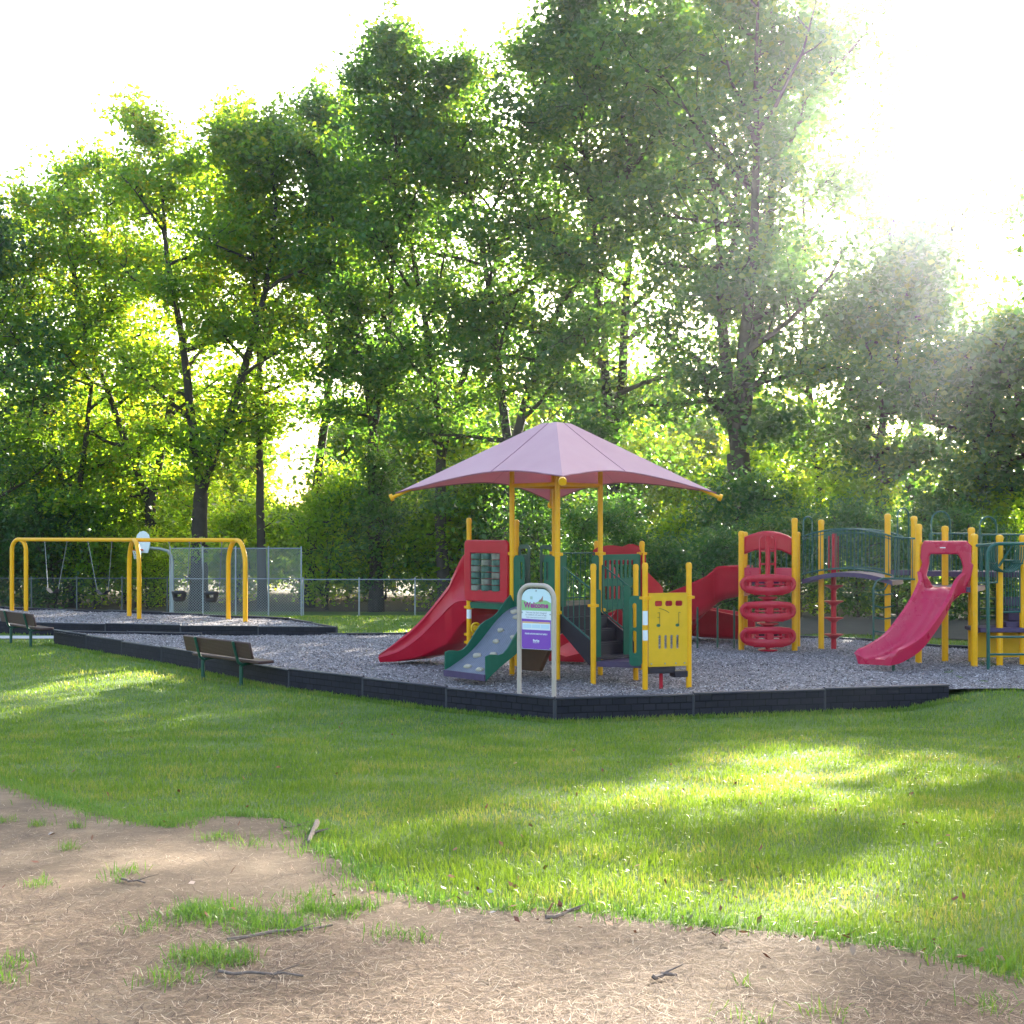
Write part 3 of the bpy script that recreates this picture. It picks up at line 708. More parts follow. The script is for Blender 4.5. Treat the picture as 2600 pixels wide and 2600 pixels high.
# yellow music panel
M, ln = frame(S3, S4, 0, .02)
holes = [rr(.15, 1.265, .28, 1.355, .03), rr(.325, 1.265, .45, 1.355, .03), rr(.495, 1.265, .62, 1.355, .03)] + [rr(.21 + .1 * i, .60, .257 + .1 * i, .82, .02) for i in range(4)]
me_ = flat(rr(.05, .33, ln - .04, 1.46, .015), holes, .022); m = MB(); m.mesh(me_, M); yp = m.build('music_panel', YPAN, LS)
m = MB(); NG = GRN
for x_, f in ((.21, 1), (.53, 0)):
    mo = M @ Matrix.Translation((x_, .97, .013)); m = MB(); m.mesh(flat([(.032 * math.cos(a * .5236), .024 * math.sin(a * .5236)) for a in range(12)], [], .004, .001), mo); m.build('note_head', GRN, yp)
for x_, f in ((.21, 1), (.53, 0)):
    m = MB(); m.bar(M @ Vector((x_ + .022, .97, .014)), M @ Vector((x_ + .022, 1.17, .014)), .006, .006); m.bar(M @ Vector((x_ + .022, 1.17, .014)), M @ Vector((x_ + (-.015 if f else .05), 1.165, .014)), .006, .006)
    if f:
        m.bar(M @ Vector((x_ + .022, 1.10, .014)), M @ Vector((x_ - .015, 1.095, .014)), .006, .006)
    m.build('note_stem', RUBBER, yp)
pr_ = None; m = MB()
for i in range(9):
    t = i / 8; q = M @ Vector((.22 + .17 * t, 1.235 - .02 * t - .05 * t * t, .014))
    if pr_ is not None: m.bar(pr_, q, .01, .006)
    pr_ = q
m.build('engraving', RUBBER, yp)
for x_ in (.09, .32, .5, ln - .09): m = MB(); m.lathe(M @ Vector((x_, .375, .02)), [(.012, -.01), (.012, .01)], 8); m.build('bolt', STEEL, yp)
m = MB(); m.bar(M @ Vector((.05, 1.465, 0)), M @ Vector((ln - .04, 1.465, 0)), .035, .02); m.build('top_rail', YPAN, yp)
m = MB(); m.box((.08 + .2, .27, -.12), (.46, .11, .2), M, .01); m.box((ln - .12, .2, -.1), (.26, .1, .22), M, .01); m.build('bench_seat', DECK, LS)
m = MB(); m.tube([M @ Vector((.32, -.2, -.15)), M @ Vector((.32, .22, -.15))], .03, 10); m.build('seat_pedestal', RED, LS)
# stickers on posts
def sticker(p, z0, z1, r=.0455):
    m = MB(); vs = []; 
    for z in (z0, z1):
        for k in range(7):
            a = R(-150 + 20 * k); vs.append((p[0] + r * 1.03 * math.cos(a), p[1] + r * 1.03 * math.sin(a), z))
    m.add(vs, [(k, k + 1, k + 8, k + 7) for k in range(6)]); return m.build('sticker', LABEL, LS)
sticker(S3, .98, 1.20); sticker(S3, .74, .90); sticker(P5, .9, 1.06)
# panel R-P8 with slots, second panel below
M, ln = frame(R_, P8)
sl = [rr(.10 + .115 * i, 1.62, .165 + .115 * i, 1.95, .03) for i in range(7)] + [rr(.10 + .115 * i, 1.26, .165 + .115 * i, 1.5, .03) for i in range(7)]
me_ = flat(rr(.05, 1.14, ln - .05, 2.04, .05), sl, .02); m = MB(); m.mesh(me_, M); m.build('slotted_barrier', GRN, LS)
# climbing ramp
top_a = Vector((L_[0] + .04, L_[1] - .06, 1.16)); top_b = Vector((F_[0] - .08, F_[1] + .03, 1.16)); bot_a = Vector((-1.10, 20.35, .15)); bot_b = Vector((-.42, 19.62, .15))
K = 16; prof = lambda t: (1 - t) * 1.02 + .04 * math.sin(t * math.pi * 2) 
ra = [top_a.lerp(bot_a, k / K) for k in range(K + 1)]; rb = [top_b.lerp(bot_b, k / K) for k in range(K + 1)]
def rz(t):  # S-shaped bed
    return .17 + .99 * (1 - t) ** 1.15 * (1 + .12 * math.sin(t * 2 * math.pi))
for k in range(K + 1): ra[k].z = rz(k / K); rb[k].z = rz(k / K)
m = MB(); vs = []
for k in range(K + 1): vs += [ra[k], rb[k], rb[k] - Vector((0, 0, .05)), ra[k] - Vector((0, 0, .05))]
m.add(vs, [(4 * k + i, 4 * k + (i + 1) % 4, 4 * k + 4 + (i + 1) % 4, 4 * k + 4 + i) for k in range(K) for i in range(4)] + [(0, 1, 2, 3), (4 * K + 3, 4 * K + 2, 4 * K + 1, 4 * K)])
rampo = m.build('climbing_ramp', GREYR, LS)
for side in (ra, rb):
    m = MB(); vs = []; wv = (rb[0] - ra[0]).normalized() * .012 * (1)
    for k in range(K + 1):
        t = k / K; hi = .16 + .07 * math.sin(t * 4.2 * math.pi + 1.2) + .06 * t; lo = .10 + .06 * math.sin(t * math.pi * 2)
        if k == 0: hi = .04
        p = side[k]
        vs += [p + wv + Vector((0, 0, hi)), p - wv + Vector((0, 0, hi)), p - wv - Vector((0, 0, lo)), p + wv - Vector((0, 0, lo))]
    m.add(vs, [(4 * k + i, 4 * k + (i + 1) % 4, 4 * k + 4 + (i + 1) % 4, 4 * k + 4 + i) for k in range(K) for i in range(4)] + [(0, 1, 2, 3), (4 * K + 3, 4 * K + 2, 4 * K + 1, 4 * K)])
    m.build('ramp_side', GRN, LS)
m = MB(); m.bar(bot_a + Vector((-.01, -.02, -.03)), bot_b + Vector((-.01, -.02, -.03)), .03, .1); m.build('ramp_foot', DECKP, LS)
for t, s, sc in ((.9, .4, 1.05), (.93, .75, 1.0), (.7, .28, 1.2), (.66, .62, 1), (.5, .42, .95), (.38, .32, .9), (.44, .75, .9), (.22, .45, .95), (.14, .25, 1.1), (.1, .65, 1)):
    k = t * K; i = int(k); f = k - i; p = (ra[i].lerp(ra[i + 1], f)).lerp(rb[i].lerp(rb[i + 1], f), s)
    dr = (ra[i + 1] - ra[i]).normalized(); ac = (rb[0] - ra[0]).normalized(); nn = ac.cross(dr); nn = nn if nn.z > 0 else -nn
    m = MB(); ring = []
    for q, (rad, hh) in enumerate(((1, 0), (1.0, .45), (.75, .85), (.35, 1))):
        for a in range(10):
            an = a * math.pi / 5; wob = 1 + .13 * math.sin(a * 2.3 + t * 20)
            ring.append(p + ac * math.cos(an) * .075 * sc * rad * wob + dr * math.sin(an) * .045 * sc * rad * wob + nn * .045 * hh)
    m.add(ring, [(q * 10 + a, q * 10 + (a + 1) % 10, (q + 1) * 10 + (a + 1) % 10, (q + 1) * 10 + a) for q in range(3) for a in range(10)] + [tuple(range(30, 40))]); m.build('climbing_hold', HOLD, rampo)
# yellow wheel
m = MB(); wc = W(1208, 1595, 21.3); ring = [wc + Vector((math.cos(a) * .085 * .8, math.cos(a) * .05, math.sin(a) * .085)) for a in [i * math.pi / 10 for i in range(21)]]
m.tube(ring, .022, 8, False); m.tube([wc + Vector((-.01, .02, 0)), wc + Vector((.01, -.02, 0))], .05, 12)
m.tube([wc, Vector((P5[0] + .05, P5[1] - .05, wc.z))], .02, 8); m.build('wheel', YPAN, LS)
# brown crawl panel under the deck
m = MB(); M, ln = frame((.15, 21.0), (.62, 20.62)); me_ = flat([(0, .12), (.42, .12), (.62, .5), (.02, .5)], [], .12, .02); m.mesh(me_, M); m.build('under_deck_step', worn('brown_plastic', (.13, .06, .03), .5), LS)
# red slide to the left
def chute(profile_fn, path, ws):
    profs = [profile_fn(i / (len(path) - 1)) for i in range(len(path))]
    m = MB(); m.sweep(profs, path, ws); return m
def spline(pts, n):
    out = []; P = [Vector(p) for p in pts]; P = [P[0] * 2 - P[1]] + P + [P[-1] * 2 - P[-2]]
    for i in range(1, len(P) - 2):
        for k in range(n):
            t = k / n; out.append(.5 * ((2 * P[i]) + (-P[i - 1] + P[i + 1]) * t + (2 * P[i - 1] - 5 * P[i] + 4 * P[i + 1] - P[i + 2]) * t * t + (-P[i - 1] + 3 * P[i] - 3 * P[i + 1] + P[i + 2]) * t ** 3))
    out.append(P[-2]); return out
def interp(t, tab): return float(np.interp(t, [a for a, _ in tab], [b for _, b in tab]))
path = spline([(-.40, 22.30, 1.2), (-.70, 22.5, 1.17), (-1.02, 22.8, .86), (-1.38, 23.0, .5), (-1.75, 23.1, .24), (-2.15, 23.15, .11)], 5)
def pf(t):
    h = interp(t, [(0, .95), (.12, .8), (.28, .42), (.5, .34), (.8, .24), (1, .06)]); lo = interp(t, [(0, -.25), (.3, -.62), (.5, -.45), (.75, -.2), (1, -.08)])
    w = .40; g = .02
    return [(-w, lo), (-w - .03, lo + .04), (-w - .03, -.02), (-w - .05, .0), (-w - .03, .03), (-w - .03, h * .75), (-w - .05, h * .8), (-w - .03, h), (-w + .03, h), (-w + .05, h * .5), (-w + .07, .05), (-w + .14, 0), (w - .14, 0), (w - .07, .05), (w - .05, h * .5), (w - .03, h), (w + .03, h), (w + .03, h * .5), (w + .03, lo + .04), (w, lo)]
wv = Vector((.70, .71, 0)); m = chute(pf, path, [wv] * len(path)); m.build('slide', RED, LS, 50)
# hooded curved slide behind deck three
path = spline([(1.95, 22.35, 1.2), (2.3, 22.75, 1.1), (2.45, 23.3, .85), (2.1, 23.75, .6), (1.5, 23.7, .38), (1.15, 23.3, .22), (1.0, 22.9, .16)], 4)
def pf2(t):
    h = interp(t, [(0, .75), (.15, .45), (.5, .36), (1, .12)]); w = .33
    return [(-w, -.12), (-w - .04, h), (-w + .0, h + .02), (-w + .06, .04), (0, -.03), (w - .06, .04), (w, h + .02), (w + .04, h), (w, -.12)]
ws = []
for i in range(len(path)):
    t = (path[min(i + 1, len(path) - 1)] - path[max(i - 1, 0)]); ws.append(Vector((t.y, -t.x, 0)).normalized())
m = chute(pf2, path, ws); m.build('slide', RED, LS, 50)
m = MB(); M, ln = frame(P7, P8)
arch = [(-.05, 1.95), (-.05, 2.10), (.1, 2.17), (.35, 2.19), (.62, 2.16), (.8, 2.22), (1.0, 2.17), (ln + .05, 2.05), (ln + .05, 1.2), (ln - .12, 1.2), (ln - .15, 1.85), (.15, 1.85), (.12, 1.2), (-.05, 1.2)]
m.mesh(flat(arch, [], .09, .03), M); m.build('slide_hood', RED, LS)

# ------------------------------------------------------------------ welcome sign
sg = empty('welcome_sign', (.35, 18.1, 0), 'tan tube framed welcome sign with purple and white panel by the near corner', 'sign')
pa_, pb_ = (.108, 18.40), (.612, 18.08)
M, ln = frame(pa_, pb_)
rad = .2; pts = [(0, -.25), (0, .6), (0, 1.64 - rad)] + [(rad - rad * math.cos(R(a)), 1.64 - rad + rad * math.sin(R(a))) for a in range(10, 91, 10)] + [(ln - rad + rad * math.sin(R(a)), 1.64 - rad + rad * math.cos(R(a))) for a in range(0, 91, 10)] + [(ln, .6), (ln, -.25)]
m = MB(); m.tube([M @ Vector((a, b, 0)) for a, b in pts], .035, 14); m.build('frame', TAN, sg)
x0, x1, z0, z1 = .045, ln - .045, .70, 1.585
SW = mat('sign_sky', (.62, .75, .80), .35); SG = mat('sign_green', (.28, .52, .22), .35); SP = mat('sign_purple', (.22, .06, .42), .35); SWH = mat('sign_white', (.78, .80, .84), .35); SO = mat('sign_orange', (.75, .42, .2), .35)
SM = mat('sign_magenta', (.38, .03, .24), .4); SD = mat('sign_grey_text', (.3, .3, .36), .5); SB = mat('sign_pale_blue', (.55, .68, .8), .4)
m = MB(); m.mesh(flat([(x0, z0), (x1, z0)] + [(x1 - .16 + .16 * math.cos(R(a)), z1 - .16 + .16 * math.sin(R(a))) for a in range(0, 91, 10)] + [(x0 + .16 + .16 * math.cos(R(a)), z1 - .16 + .16 * math.sin(R(a))) for a in range(90, 181, 10)], [], .012, .002), M); pn = m.build('sign_panel', SW, sg)
def plate(name, pts, mt, lift): 
    m = MB(); m.mesh(flat(pts, [], .0012, .0002), M @ Matrix.Translation((0, 0, .0075 + lift))); return m.build(name, mt, pn)
e_ = .003
plate('purple_field', [(x0 + e_, z0 + e_), (x1 - e_, z0 + e_), (x1 - e_, 1.135), (x0 + e_, 1.145)], SP, 0)
plate('white_band', [(x0 + e_, 1.148), (x1 - e_, 1.138), (x1 - e_, 1.265), (x0 + e_, 1.265)], SWH, 0)
hill = [(x0 + e_, 1.267), (x1 - e_, 1.267), (x1 - e_, 1.385)] + [(x1 - (x1 - x0) * t, 1.385 + .035 * math.sin(t * 7) + .03 * t) for t in (.15, .3, .45, .6, .75, .9)] + [(x0 + e_, 1.42)]
plate('hills', hill, SG, 0)
plate('info_box', rr(x0 + .015, .985, x1 - .015, 1.105, .004), SWH, .0015); plate('info_header', rr(x0 + .015, 1.082, x1 - .015, 1.105, .002), SO, .003)
for i in range(3): w3 = (x1 - x0 - .05) / 3; plate('info_picture', rr(x0 + .03 + w3 * i, 1.01, x0 + .02 + w3 * (i + 1), 1.065, .004), SB, .003)
for pts_ in ([(.28, 1.41), (.335, 1.49), (.33, 1.40)], [(.255, 1.405), (.29, 1.44), (.30, 1.39)]): plate('bird', [(a + .08, b) for a, b in pts_], mat('sign_brown', (.35, .16, .12), .5), .002)
plate('flower', [(x0 + .17 + .022 * math.cos(k * .7854) * (1 + .3 * (k % 2)), 1.455 + .022 * math.sin(k * .7854) * (1 + .3 * (k % 2))) for k in range(8)], mat('sign_flower', (.42, .55, .5), .5), .002)
def txt(s, size, cx, cz, mt, off=0, lift=.004, sx=1):
    m = MB(); m.mesh(textmesh(s, size, .001, off), M @ Matrix.Translation((cx, cz, .0075 + lift)) @ Matrix.Diagonal((sx, 1, 1, 1))); m.build('lettering', mt, pn, 0)
cx = (x0 + x1) / 2
txt('Welcome', .112, cx, 1.345, SM, .0045, sx=.93)
txt('This area has been designed', .034, cx, 1.238, SD, sx=.93); txt('for children 2-5 years of age.', .034, cx, 1.205, SD, sx=.93); txt('Adult supervision recommended', .026, cx, 1.168, SD, sx=1.0)
txt('WARNING', .02, cx, 1.094, SD); txt('PLEASE HAVE FUN AND PLAY SAFELY!', .0285, cx, .925, SWH, .0012, sx=.80); txt('Burke', .045, cx, .828, SWH, .002); txt('playgrounds', .022, cx, .80, SWH)
m = MB()
for a, b in ((cx, 1.56), (x0 + .012, 1.235), (x1 - .012, 1.22), (x0 + .01, .72), (x1 - .012, .72)):
    q = M @ Vector((a, b, .012)); m.tube([q - (M.to_3x3() @ Vector((0, 0, .02))), q + (M.to_3x3() @ Vector((0, 0, .006)))], .011, 8)
m.build('bolt', STEEL, sg)

# ------------------------------------------------------------------ big play structure
BS = empty('play_structure', (6.8, 25, 0), 'large play structure with arched bridge, pink chute slide and red pod climbers at right', 'play structure')
A1 = (4.77, 25.8); A2 = (5.82, 25.55); A3 = (6.12, 26.6); A4 = (5.05, 26.9); C1 = (6.48, 26.0)
E1 = (7.57, 25.0); F1 = (8.02, 24.75); G1 = (7.57, 23.1); H1 = (8.22, 23.55); I1 = (8.72, 23.55); J1 = (8.42, 22.6); K1 = (9.0, 22.9); L1 = (9.47, 23.0); Q1 = (10.1, 23.9)
for p, pt, pb in ((A1, 1348, 0), (A2, 1315, 0), (A3, 1350, 0), (A4, 1350, 0), (C1, 1319, 0), (E1, 1304, 0), (F1, 1310, 0), (G1, 1330, 0), (H1, 1335, 0), (I1, 1339, 0), (J1, 1355, 0), (K1, 1358, 0), (L1, 1358, 0)):
    post(BS, p[0], p[1], CZ - (pt - HY) * p[1] / F, .06)
ZB = 1.42
deckslab(BS, [A1, A2, A3, A4], ZB, .08, DECKP); deckslab(BS, [G1, J1, (9.0, 23.6), (8.1, 24.3)], ZB, .09, DECKP); deckslab(BS, [(8.15, 24.1), (9.9, 23.4), (10.2, 24.6), E1, F1], ZB + .25, .1, DECKP)
# bridge
def arcpt(a, c, t, z0, rise): return Vector((a[0] + (c[0] - a[0]) * t, a[1] + (c[1] - a[1]) * t, z0 + rise * 4 * t * (1 - t)))
near = ((6.02, 25.75), (7.62, 24.85)); farr = ((6.55, 26.75), (8.1, 25.7)); nb = 12
m = MB(); vs = []
for i in range(nb + 1):
    t = i / nb
    for e, dz in ((near, 0), (farr, 0), (farr, -.09), (near, -.09)): vs.append(arcpt(e[0], e[1], t, 1.45, .16) + Vector((0, 0, dz)))
m.add(vs, [(4 * k + i, 4 * k + (i + 1) % 4, 4 * k + 4 + (i + 1) % 4, 4 * k + 4 + i) for k in range(nb) for i in range(4)] + [(0, 1, 2, 3), (4 * nb + 3, 4 * nb + 2, 4 * nb + 1, 4 * nb)])
m.build('bridge_deck', DECKP, BS)
for e in (near, farr):
    m = MB()
    top = [arcpt(e[0], e[1], i / 16, 2.34, .16) for i in range(17)]; bot = [arcpt(e[0], e[1], i / 16, 1.56, .13) for i in range(17)]; mid = [arcpt(e[0], e[1], i / 16, 2.28, .14) for i in range(17)]
    m.tube(top, .018, 8); m.tube(bot, .018, 8); m.tube(mid, .010, 6)
    for i in range(1, 24): t = i / 24; m.tube([arcpt(e[0], e[1], t, 1.56, .13), arcpt(e[0], e[1], t, 2.34, .16)], .0085, 6)
    m.build('bridge_railing', GPIPE, BS)
rail(BS, (7.62, 24.85), (8.0, 24.35), 1.5, 2.33, 1.5, 2.30, 5, .018, .009)
rail(BS, (8.15, 24.4), (9.1, 24.2), 1.6, 2.40, 1.6, 2.40, 12, .018, .009)
rail(BS, (9.1, 24.2), (10.4, 23.9), 1.6, 2.38, 1.6, 2.38, 16, .018, .009)
rail(BS, J1, K1, 1.5, 2.20, 1.5, 2.20, 7, .018, .009)
rail(BS, K1, L1, .95, 1.9, .95, 1.9, 6, .018, .009)
rail(BS, (5.85, 26.2), (5.1, 26.8), 1.5, 2.3, 1.5, 2.3, 7, .018, .009)
def hoop(px0, px1, ytop, ybot, d, name='grab_hoop'):
    a = W(px0, ybot, d); c = W(px1, ybot, d + .15); r = (c.x - a.x) / 2; zt = CZ - (ytop - HY) * d / F
    pts = [a] + [Vector((a.x + r - r * math.cos(R(q)), d + .075 - .075 * math.cos(R(q)), zt - r * 1.0 + r * math.sin(R(q)))) for q in range(0, 181, 15)] + [c]
    m = MB(); m.tube(pts, .018, 8); return m.build(name, GPIPE, BS)
hoop(2279, 2307, 1290, 1462, 24.9); hoop(2365, 2412, 1298, 1462, 24.3); hoop(2488, 2530, 1312, 1462, 24.3); hoop(2040, 2062, 1312, 1460, 26.6)
# left tower: red arched header, lower pink panel
M, ln = frame(A1, A2, 0, -.02)
arc = [(.08, 2.02), (.08, 2.30)] + [(.08 + (ln - .16) * t, 2.30 + .12 * math.sin(math.pi * t)) for t in (.1, .2, .3, .4, .5, .6, .7, .8, .9)] + [(ln - .08, 2.28), (ln - .08, 2.0), (ln * .75, 2.09), (ln * .5, 2.11), (ln * .25, 2.09)]
m = MB(); m.mesh(flat(arc, [], .12, .04), M @ Matrix.Translation((0, 0, -.18))); m.build('header_panel', RED, BS)
me_ = flat([(.06, 1.42), (ln - .06, 1.42), (ln - .06, 1.68), (.72, 1.68), (.68, 1.5), (.40, 1.5), (.36, 1.68), (.06, 1.68)], [], .05, .015); m = MB(); m.mesh(me_, M); m.build('entry_panel', PINK, BS)
# pod climber
pc = Vector((5.22, 25.32, 0))
m = MB(); m.tube([pc + Vector((0, 0, -.2)), pc + Vector((0, 0, 2.35))], .05, 14)
for dx in (-.155, .155): m.tube([pc + Vector((dx, .02, 1.5)), pc + Vector((dx, .02, 2.28)), pc + Vector((dx * .6, .02, 2.36))], .022, 8)
for z in (2.30, 2.05, 1.78, 1.55): m.bar(pc + Vector((-.155, .02, z)), pc + Vector((.155, .02, z)), .03, .04)
m.build('pod_mast', RED, BS)
for z in (1.37, .83, .31):
    m = MB(); 
    # a shallow winged shell that curves round the mast
    prf = lambda h, d: [(-d, -h * .5), (-d * 1.2, -h * .2), (-d * 1.2, h * .2), (-d, h * .5), (d * .3, h * .5), (d * .3, -h * .5)]
    for dz, h0, dep in ((.105, .12, .13), (-.105, .13, .13)):
        pts_, ws_, pr2 = [], [], []
        for i in range(15):
            t = i / 14; x_ = -.46 + .92 * t; sag = .16 * (1 - (2 * t - 1) ** 2)
            pts_.append(pc + Vector((x_, .08 - sag, z + dz * (1 + .25 * math.sin(math.pi * t))))); ws_.append(Vector((0, 1, 0))); pr2.append(prf(h0 + .03 * math.sin(math.pi * t) + (.02 * abs(math.sin(t * 9.4)) if dz < 0 else 0), dep))
        m.sweep(pr2, pts_, ws_)
    for sx in (-1, 1):
        e = pc + Vector((sx * .45, .02, z)); ring = [e + Vector((.075 * math.cos(q), -.06, .105 * math.sin(q))) for q in [k * math.pi / 8 for k in range(17)]]
        m.tube(ring, .05, 10, False); m.tube([e + Vector((0, .1, 0)), e + Vector((0, -.05, 0))], [.11, .09], 14)
        m.tube([e, Vector(((A1 if sx < 0 else A2)[0], (A1 if sx < 0 else A2)[1], z + .02))], .03, 8)
        m.box(pc + Vector((sx * .24, -.10, z)), (.06, .12, .24), None, .02)
        m.tube([pc + Vector((sx * .08, -.21, z)), pc + Vector((sx * .30, -.16, z))], .018, 8)
        m.box(pc + Vector((sx * .20, -.08, z - .19)), (.24, .12, .06), None, .025)
    m.box(pc + Vector((0, -.13, z)), (.17, .18, .30), None, .035)
    m.build('climbing_pod', RED, BS)
for z, rr_ in ((1.09, .2), (.56, .22), (.02, .2)):
    m = MB(); m.lathe(pc + Vector((0, 0, z)), [(.05, -.07), (.12, -.04), (rr_, .0), (rr_, .018), (rr_ - .02, .024), (.05, .03)], 20); m.build('step_disc', RED, BS)
# disc pole under the bridge
pc2 = Vector((6.78, 26.15, 0)); m = MB(); m.tube([pc2 + Vector((0, 0, -.2)), pc2 + Vector((0, 0, 2.42))], .055, 14)
for dx in (-.1, .1): m.tube([pc2 + Vector((dx, 0, 1.6)), pc2 + Vector((dx, 0, 2.35))], .015, 8)
m.build('disc_pole', RED, BS)
for z in (1.30, .97, .62, .27): m = MB(); m.lathe(pc2 + Vector((0, 0, z)), [(.055, -.09), (.1, -.05), (.2, .0), (.2, .015), (.18, .02), (.055, .02)], 18); m.build('step_disc', RED, BS)
# spiral slide, left
path = spline([(5.0, 26.5, 1.38), (4.5, 26.8, 1.33), (4.1, 26.9, 1.02), (3.8, 27.15, .74), (3.75, 27.65, .54), (4.0, 28.0, .40), (4.7, 27.9, .28), (5.3, 27.6, .2)], 5)
def pf3(t):
    h = interp(t, [(0, .34), (.2, .36), (.6, .42), (1, .38)]); lo = interp(t, [(0, -.30), (.2, -.42), (.5, -.4), (1, -.15)]); w = .36
    return [(-w * .6, lo), (-w, lo * .5), (-w - .03, h * .8), (-w - .05, h * .85), (-w - .05, h), (-w + .02, h), (-w + .06, .08), (-w * .5, -.04), (w * .5, -.04), (w - .06, .08), (w - .02, h), (w + .05, h), (w + .05, h * .85), (w + .03, h * .8), (w, lo * .5), (w * .6, lo)]
ws = []
for i in range(len(path)):
    t = (path[min(i + 1, len(path) - 1)] - path[max(i - 1, 0)]); ws.append(Vector((t.y, -t.x, 0)).normalized())
m = chute(pf3, path, ws); sp_ = m.build('slide', RED, BS, 55)
m = MB()
for k in (6, 11, 16):
    pr = [(a * 1.02, b * 1.02) for a, b in pf3(k / (len(path) - 1))]; m.sweep([pr, pr], [path[k], path[k] + (path[k + 1] - path[k]).normalized() * .03], [ws[k]] * 2)
m.build('joint_flange', RED, sp_, 55)
m = MB()
for px in (1771, 1822, 1864): q = W(px, 1640, 26.2); m.tube([(q.x, q.y, -.2), (q.x, q.y, .85)], .022, 8)
m.build('slide_support', DGRN, BS)
# chute slide, right
path = spline([(8.02, 22.95, 1.42), (7.84, 22.75, 1.38), (7.60, 22.5, 1.06), (7.30, 22.28, .72), (6.98, 22.1, .42), (6.62, 21.95, .24), (6.38, 21.85, .19)], 5)
def pf4(t):
    h = interp(t, [(0, .42), (.08, .30), (.2, .20), (.6, .19), (.93, .16), (1, .10)]); w = interp(t, [(0, .44), (.1, .40), (.2, .30), (1, .30)]); lo = -.10
    return [(-w + .02, lo), (-w - .03, h - .04), (-w - .05, h - .03), (-w - .05, h), (-w + .02, h + .01), (-w + .06, .05), (-w + .12, 0), (-.03, -.0), (0, .018), (.03, 0), (w - .12, 0), (w - .06, .05), (w - .02, h + .01), (w + .05, h), (w + .05, h - .03), (w + .03, h - .04), (w - .02, lo)]
wv = Vector((.86, -.51, 0)); m = chute(pf4, path, [wv] * len(path)); ps = m.build('slide', PINK, BS, 55)
M, ln = frame(G1, J1, 0, .03)
sx0, sx1 = .07, ln - .06; 
outer = [(sx0 - .02, 1.44), (sx0 - .05, 1.62), (sx0 + .04, 1.86), (sx0 + .0, 1.95), (sx0 + .02, 2.16), (sx0 + .06, 2.24), (sx1 - .08, 2.24), (sx1 + .0, 2.16), (sx1 - .01, 1.86), (sx1 + .03, 1.82), (sx1 - .02, 1.6), (sx1 - .14, 1.36), (sx1 - .35, 1.16), (sx1 - .35, 1.28), (sx1 - .22, 1.46), (sx1 - .12, 1.66), (sx1 - .1, 1.80), (sx1 - .14, 1.95), (sx1 - .2, 2.05), (sx0 + .14, 2.05), (sx0 + .10, 1.98), (sx0 + .10, 1.86), (sx0 + .05, 1.62), (sx0 + .15, 1.44)]
m = MB(); m.mesh(flat(outer, [], .10, .03), M); hd = m.build('slide_hood', PINK, BS)
m = MB(); m.mesh(flat(rr(.40, 2.135, .50, 2.15, .005), [], .002, .0004), M @ Matrix.Translation((0, 0, .052))); m.build('maker_plate', LABEL, hd)
m = MB(); m.bar(M @ Vector((.0, 2.22, 0)), M @ Vector((ln, 2.22, 0)), .03, .04); m.build('hood_bracket', YEL, BS)
# curved ladder beside the post under the bridge
m = MB(); a = W(2218, 1640, 24.9)
pts = [(a.x, a.y, -.2), (a.x, a.y, 1.3), (a.x + .06, a.y, 1.45), (a.x + .2, a.y, 1.5), (E1[0] + .4, E1[1] - .2, 1.5)]; m.tube(pts, .022, 8)
pts2 = [(E1[0] + .16, E1[1] - .1, -.2), (E1[0] + .13, E1[1] - .1, 1.2), (E1[0] + .2, E1[1] - .1, 1.42), (E1[0] + .45, E1[1] - .2, 1.5)]
for z in (1.20, .95, .72, .45, .2): m.tube([(a.x, a.y, z), (a.x + .18, a.y - .06, z - .03), (E1[0] + .1, E1[1] - .1, z)], .015, 8)
m.tube([(a.x + .02, a.y, 1.25), (a.x + .22, a.y, 1.28), (a.x + .32, a.y, 1.45)], .015, 6)
m.build('curved_ladder', GPIPE, BS)
m = MB(); m.tube([(7.45, 23.35, -.2), (7.45, 23.35, .6)], .03, 8); m.tube([(6.75, 21.95, -.2), (6.75, 21.95, .22)], .03, 8); m.build('slide_support', DGRN, BS)
# steps, low platform, yellow panels at right edge
for px0, px1, y0, y1, d in ((2546, 2640, 1516, 1538, 23.6), (2552, 2640, 1545, 1575, 23.4), (2546, 2640, 1578, 1592, 23.2)):
    a = W(px0, y0, d); c = W(px1, y1, d); m = MB(); m.box(((a.x + c.x) / 2, d, (a.z + c.z) / 2), (c.x - a.x, .3, a.z - c.z), None, .012); m.build('step', DECKP, BS)
m = MB(); a = W(2484, 1594, 22.9); c = W(2720, 1603, 22.9); m.box(((a.x + c.x) / 2, 23.2, a.z - .04), (c.x - a.x, .8, .08), None, .012); m.build('deck', DECKP, BS)
m = MB(); a = W(2482, 1605, 23.4); c = W(2586, 1668, 23.4)
m.mesh(flat([(0, .0), (0, .42), (.1, .49), (c.x - a.x, .49), (c.x - a.x, 0)], [], .03, .008), frame((a.x, 23.4), (c.x, 23.4), c.z)[0])
m.mesh(flat(rr(c.x - a.x + .02, .0, c.x - a.x + .8, .49, .03), [], .03, .008), frame((a.x, 23.4), (c.x, 23.4), c.z)[0]); m.build('store_panel', YPAN, BS)
m = MB()
for y0 in (1520, 1545, 1565): a = W(2486, y0, 23.8); m.bar(a, a + Vector((.36, 0, 0)), .12, .035)
for px in (2484, 2530): a = W(px, 1500, 23.8); c = W(px, 1592, 23.8); m.bar(a, c, .04, .05)
m.build('step_ladder', DGRN, BS)
